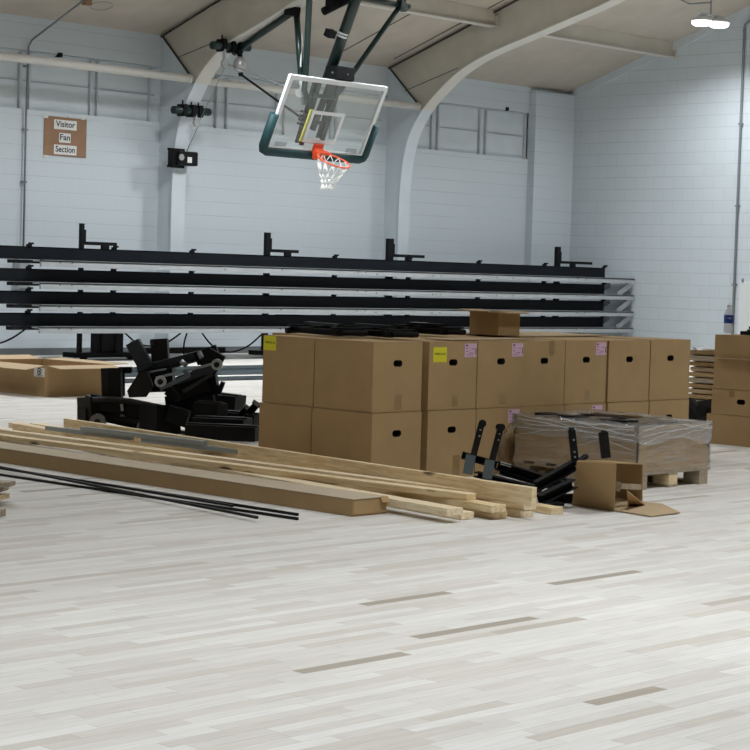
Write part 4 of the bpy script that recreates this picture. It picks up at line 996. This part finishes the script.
# ---------------------------------------------------------------- basketball goal hung from the roof
TL = dep(290.5, 74.5, 25.0); E1 = Vector((1,0,0)); sn = .434; cs = math.sqrt(1-sn*sn)
E2 = Vector((0, -sn, cs)); EN = Vector((0, -cs, -sn))                # up the board, and out of its face
BW, BH = 1.83, 1.07
def Bd(a, b, n=0.0): return TL+E1*a-E2*b+EN*n                        # across, down, out
def Gp(x, y, off): return onplane(x, y, tuple(TL+EN*off), tuple(EN))
t = thing('basketball_goal', Bd(BW/2, 0, -.3), 'roof-hung basketball goal with glass board, orange rim and green mast', 'basketball goal')
gls = MB().panel(Bd(.03, .03, 0), E1*(BW-.06), -E2*(BH-.06), EN*-.012).build('glass_board', M['glass'], t); gls['label'] = 'clear glass backboard'
fm = MB()
fw = .062
for (a, b, c, d) in ((0, BW, 0, fw), (0, BW, BH-fw, BH), (0, fw, fw, BH-fw), (BW-fw, BW, fw, BH-fw)):
    fm.panel(Bd(a, c, .012), E1*(b-a), -E2*(d-c), EN*-.045)
fm.build('board_frame', M['alu'], t)
sq = MB(); q0, q1, r0, r1, sw = BW/2-.305, BW/2+.305, BH-.16-.46, BH-.16, .05
for (a, b, c, d) in ((q0, q1, r0, r0+sw), (q0, q1, r1-sw, r1), (q0+0, q0+sw, r0+sw, r1-sw), (q1-sw, q1, r0+sw, r1-sw)): sq.panel(Bd(a, c, .002), E1*(b-a), -E2*(d-c), EN*-.002)
sq.build('target_square', M['alu'], gls); MB().panel(Bd(q0-.025, r0+.0, -.015), E1*.075, -E2*(r1-r0), EN*-.02).build('yellow_edge', M['stripe'], gls)
for x in (.14, BW-.36): MB().panel(Bd(x, BH-.135, .004), E1*.2, -E2*.06, EN*.006).panel(Bd(x+.02, BH-.12, .0105), E1*.15, -E2*.03, EN*.001).build('plate_clip', M['steel'], gls)
# padding along the lower edge and half way up the sides
pd = MB(); r = .055
pts = [Bd(-.03, .56, -.01), Bd(-.03, BH-.05, -.01), Bd(-.01, BH-.005, -.01), Bd(.04, BH+.015, -.01), Bd(BW-.04, BH+.015, -.01), Bd(BW+.01, BH-.005, -.01), Bd(BW+.03, BH-.05, -.01), Bd(BW+.03, .56, -.01)]
pd.path(pts, r*1.2, 10); pd.build('edge_padding', M['pad'], t)
# rim
rc = Bd(BW/2, BH-.08, .15+.229); rb = MB()
rb.panel(Bd(BW/2-.09, BH-.16, .012), E1*.18, -E2*.2, EN*.02); rb.panel(Bd(BW/2-.08, BH-.10, .03), E1*.16, -E2*.13, EN*.10)
rb.panel(Bd(BW/2-.13, BH-.10, .10), E1*.26, -E2*.04, EN*.07)
ri = rb.build('rim_bracket', M['orange'], t)
ring = [rc+(E1*math.cos(2*PI*k/36)+EN*math.sin(2*PI*k/36))*.229 for k in range(36)]
rm = MB().path(ring, .012, 8, True).build('rim', M['orange'], t)
for k in range(12):
    a = 2*PI*k/12; c = rc+(E1*math.cos(a)+EN*math.sin(a))*.229-E2*.012; MB().path([c+E1*.014, c-E2*.018, c-E1*.014], .0035, 5).build('net_hook', M['orange'], rm)
nt = MB(); rings = []
NV = [(0, .225), (.08, .20), (.16, .155), (.23, .115), (.30, .085), (.37, .085)]
for j, (dz, rad) in enumerate(NV):
    rg_ = []
    for k in range(12):
        a = 2*PI*(k+.5*(j % 2))/12; top = rc+(E1*math.cos(a)+EN*math.sin(a))*.225
        w = min(1, j/2.0); rp_ = rc+Vector((math.cos(a)*rad, -math.sin(a)*rad, -dz-.03))+Vector((-.11*j/5, 0, 0))
        rg_.append(top.lerp(rp_, w) if j else top)
    rings.append(rg_)
for j in range(len(rings)-1):
    for k in range(12):
        a = rings[j][k]
        for l in ((k, k-1) if j % 2 == 0 else (k, (k+1) % 12)): nt.tube(a, rings[j+1][l], .0065, 5)
nt.build('net', M['net'], t)
# mast, board carriage and hangers
mp0 = Gp(330, 72, -.28); mp1 = Gp(357, -4, -.28); d = (mp1-mp0).normalized()
zt_ = lambda p, dd: p+dd*((zc(p.y)-p.z)/(dd.z+SL*dd.y))
top = zt_(mp1, d)
MB().tube(mp0-d*.1, top, .075, 20).build('mast', M['green'], t)
for k, yy in enumerate((33, 35.8)):
    c = Gp(343+ (33-yy)*.36, yy, -.28); MB().tube(c-d*.012, c+d*.012, .08, 20).build('mast_band', M['alu'], t)
c = Gp(333, 34, -.26); MB().bar(c-E1*.05-d*.05, c-E1*.05+d*.05, .13, .1, EN).build('mast_bracket', M['black'], t)
MB().bar(Gp(331,72.5,-.14), Gp(349,75,-.14), .22, .18).build('actuator', M['black'], t, .01)
for x, y in ((332.5,76),(348,78)): MB().tube(Gp(x,y-3.5,-.02), Gp(x,y-3.5,-.035), .012, 10).build('bolt', M['chrome'], t)
for (xa, ya, xb, yb, w) in ((318,80,299,144,.10), (338,84,320,139,.10), (331,82,312,130,.05)):
    MB().chan(Gp(xa,ya,-.20), Gp(xb,yb,-.14), .08, w, .008, EN).build('carriage_post', M['green'], t)
for (xa, ya, xb, yb) in ((302,122,322,123), (298,140,330,143), (312,95,336,98)):
    MB().bar(Gp(xa,ya,-.12), Gp(xb,yb,-.12), .05, .05).build('carriage_bar', M['green'], t)
for k in range(4): MB().bar(Gp(301-k*1.2,111+k*4,-.08), Gp(309-k*1.2,114+k*4,-.08), .02, .03).build('spring_coil', M['black'], t)
pts = [Gp(309.5,-6,-.30), Gp(307.5,40,-.30), Gp(305.5,76,-.30), Gp(304,90,-.30), Gp(306,96,-.28), Gp(310,100,-.26), Gp(314,103,-.24)]
dd = (pts[0]-pts[1]).normalized(); pts = [zt_(pts[0], dd)]+pts
MB().path(pts, .042, 12).build('hanger_tube', M['green'], t)
pts = [Gp(400,6,-.34), Gp(376,40,-.34), Gp(350,77,-.34), Gp(341,90,-.30), Gp(333,97,-.27), Gp(326,101,-.24)]
MB().path(pts, .036, 12).build('brace_tube', M['green'], t)
a, b = Gp(357,-3,-.3), Gp(409,6.5,-.36); MB().tube(a, b, .035, 12).build('top_tube', M['green'], t)
c = Gp(404,5,-.35); MB().tube(c, c+Vector((0,.05,zc(c.y)-c.z-.015)), .03, 12).build('roof_hanger', M['green'], t)
MB().bar(Gp(399,3,-.34), Gp(405,8.5,-.34), .10, .10).build('tube_clamp', M['green'], t)
a, b = Gp(323.5,11.5,-.45), Gp(351,-2,-.45); MB().tube(a, b, .055, 16).build('drive_shaft', M['black'], t)
for x, y in ((329.5, 6.5), (334, 2.5)): c = Gp(x,y,-.45); MB().bar(c, c+Vector((0,0,.25)), .06, .1).build('shaft_hanger', M['black'], t)
# folding arm from the left frame
Ya = 20.05
A = onx(231, 53, 17.85); A.y -= .06; Eb = dep(292, 12.5, (26.3+25.3)/2); Bq = Gp(301, 76, -.35); Bq2 = Gp(304, 104, -.3)
MB().tube(A, Eb, .045, 12).build('folding_arm', M['green'], t)
MB().tube(Eb+RT*.06, Bq, .042, 12).build('folding_arm', M['green'], t); MB().tube(Bq, Bq2, .035, 10).build('arm_end', M['greysteel'], t)
MB().bar(Eb-RT*.1+Vector((0,0,.02)), Eb+RT*.11, .12, .12).build('elbow_joint', M['black'], t)
MB().tube(Gp(299.5,93,-.38), Gp(299.5,93,-.34), .06, 18).build('pulley_wheel', M['silver'], t)
MB().path([Eb+Vector((.05,-.06,-.02)), Eb.lerp(Bq,.4)+Vector((.07,-.05,0)), Eb.lerp(Bq,.8)+Vector((-.02,-.05,0)), Bq], .010, 6).build('wire_loop', M['alu'], t)

# clamps, pulleys, winch on the left portal frame
def flange_y(z): 
    for (a, b), (c, d) in zip(in1[1:], in1[2:]):
        if b <= z <= d: return a+(c-a)*(z-b)/(d-b)
    return in1[1][0]
def clamp(x0, x1, y, lab, ball=False):
    pl = onx((x0+x1)/2, y, 17.76); yy = flange_y(pl.z)-.09
    a = ony(x0, y-1.2, yy); b = ony(x1, y+1.2, yy)
    t = thing('beam_clamp', (a+b)/2, lab, 'clamp')
    MB().tube(a, b, .055, 16).build('tube', M['green'], t)
    m = (a+b)/2
    for dx in (-.16, 0, .13):
        MB().box(m.x+dx-.035, m.x+dx+.035, yy-.08, yy+.085, m.z-.085, m.z+.085).build('jaw', M['black'], t, .01)
        MB().tube((m.x+dx, yy, m.z+.07), (m.x+dx, yy, m.z+.14), .012, 8).build('stud', M['black'], t)
    return t, m, yy
t, m, yy = clamp(173, 209, 111, 'dark green tube clamp on the left column above the winch')
c2 = ony(196.5, 122.5, yy-.06); MB().tube(c2-Vector((0,.02,0)), c2+Vector((0,.02,0)), .055, 18).build('pulley_wheel', M['silver'], t); MB().bar(c2+Vector((0,0,.0)), (c2.x-.03, yy-.06, m.z-.05), .03, .05).build('pulley_strap', M['greysteel'], t)
t, m2, yy2 = clamp(212, 249, 46.5, 'dark green tube clamp high on the left rafter, where the folding arm starts')
c3 = ony(224.8, 63.5, yy2-.06); MB().tube(c3-Vector((0,.02,0)), c3+Vector((0,.02,0)), .06, 18).build('pulley_wheel', M['silver'], t); MB().bar(c3+Vector((0,0,0)), (c3.x-.02, yy2-.06, m2.z-.06), .03, .05).build('pulley_strap', M['greysteel'], t)
c4 = ony(240, 64.5, yy2-.10)
t = thing('safety_reel', c4, 'silver egg-shaped safety reel hanging from the upper left clamp', 'reel')
MB().lathe([(.0,-.115),(.03,-.11),(.07,-.08),(.093,-.03),(.095,.01),(.085,.05),(.06,.085),(.03,.105),(.0,.11)], c4, (0,0,1), 22).build('housing', M['silver'], t)
MB().bar(c4+Vector((0,0,.10)), (c4.x, yy2-.07, m2.z-.05), .05, .05).build('hanger', M['black'], t); MB().tube(c4+Vector((.01,0,-.11)), c4+Vector((.03,0,-.15)), .035, 12).build('spout', M['black'], t)
s1_ = Gp(303, 119, -.3); c5 = c4+Vector((.03,0,-.14))
tag(MB().path([c5, c5.lerp(s1_, .5), s1_], .016, 6).build('safety_strap', M['rubber']), 'black safety strap running from the silver reel to the backboard', 'strap')
wy = in1[2][0]-.10
p = ony(182, 158.5, wy)
t = thing('winch', p, 'black electric winch with a white tag on the left white column', 'winch')
MB().box(p.x-.14, p.x+.21, wy-.11, wy+.06, p.z-.10, p.z+.10).build('housing', M['black'], t, .02)
MB().box(p.x-.21, p.x-.14, wy-.05, wy+.06, p.z-.12, p.z+.12).build('mount_plate', M['black'], t)
for z in (-.12, .12): MB().bar((p.x-.24, wy+.02, p.z+z), (p.x+.05, wy+.02, p.z+z), .04, .035).build('mount_bar', M['black'], t)
MB().tube((p.x-.10, wy-.118, p.z+.01), (p.x-.10, wy-.108, p.z+.01), .045, 20).build('drum_cap', M['silver'], t)
MB().box(p.x+.01, p.x+.09, wy-.113, wy-.108, p.z-.06, p.z+.02).build('white_tag', M['paper'], t)
MB().box(p.x-.1, p.x+.1, wy+.06, in1[2][0]+.01, p.z-.08, p.z+.08).build('standoff', M['black'], t)
wpt = Vector((p.x+.06, wy-.03, p.z+.11))
tag(MB().path([wpt, Vector((c2.x+.05, c2.y, c2.z-.02))], .006, 6).build('wire_rope', M['conduit']), 'thin wire rope rising from the winch to the lower pulley', 'wire rope')
tag(MB().path([Vector((c2.x+.05, c2.y, c2.z+.02)), Vector((c3.x-.0, c3.y, c3.z-.06))], .006, 6).build('wire_rope', M['conduit']), 'thin wire rope rising between the two pulleys on the left frame', 'wire rope')
tag(MB().path([c3+Vector((.05,0,0)), Gp(299.5,92,-.36)], .006, 6).build('wire_rope', M['conduit']), 'thin wire rope slanting from the upper pulley to the backboard', 'wire rope')

# ---------------------------------------------------------------- camera, world, view
cd = bpy.data.cameras.new('camera'); co = bpy.data.objects.new('camera', cd); COL.objects.link(co); S.camera = co
cd.sensor_fit = 'HORIZONTAL'; cd.sensor_width = 36; cd.lens = F/750*36; cd.clip_end = 200; cd.clip_start = 0.05
right = Vector((AX[0], AY[0], AZ[0])); dn = Vector((AX[1], AY[1], AZ[1])); fwd = Vector((AX[2], AY[2], AZ[2]))
fwd.normalize(); right = (right-fwd*right.dot(fwd)).normalized(); upv = right.cross(fwd)
Rm = Matrix((right, upv, -fwd)).transposed(); co.matrix_world = Matrix.Translation(Vector(CAM)) @ Rm.to_4x4()
w = bpy.data.worlds.new('world'); S.world = w; w.use_nodes = True; w.node_tree.nodes['Background'].inputs['Color'].default_value = (0.75, 0.85, 1, 1); w.node_tree.nodes['Background'].inputs['Strength'].default_value = 0.05
S.view_settings.view_transform = 'Standard'; S.view_settings.look = 'None'; S.view_settings.gamma = 1; S.view_settings.use_curve_mapping = False
S.view_settings.exposure = 0.0
S.cycles.max_bounces = 8; S.cycles.transparent_max_bounces = 16
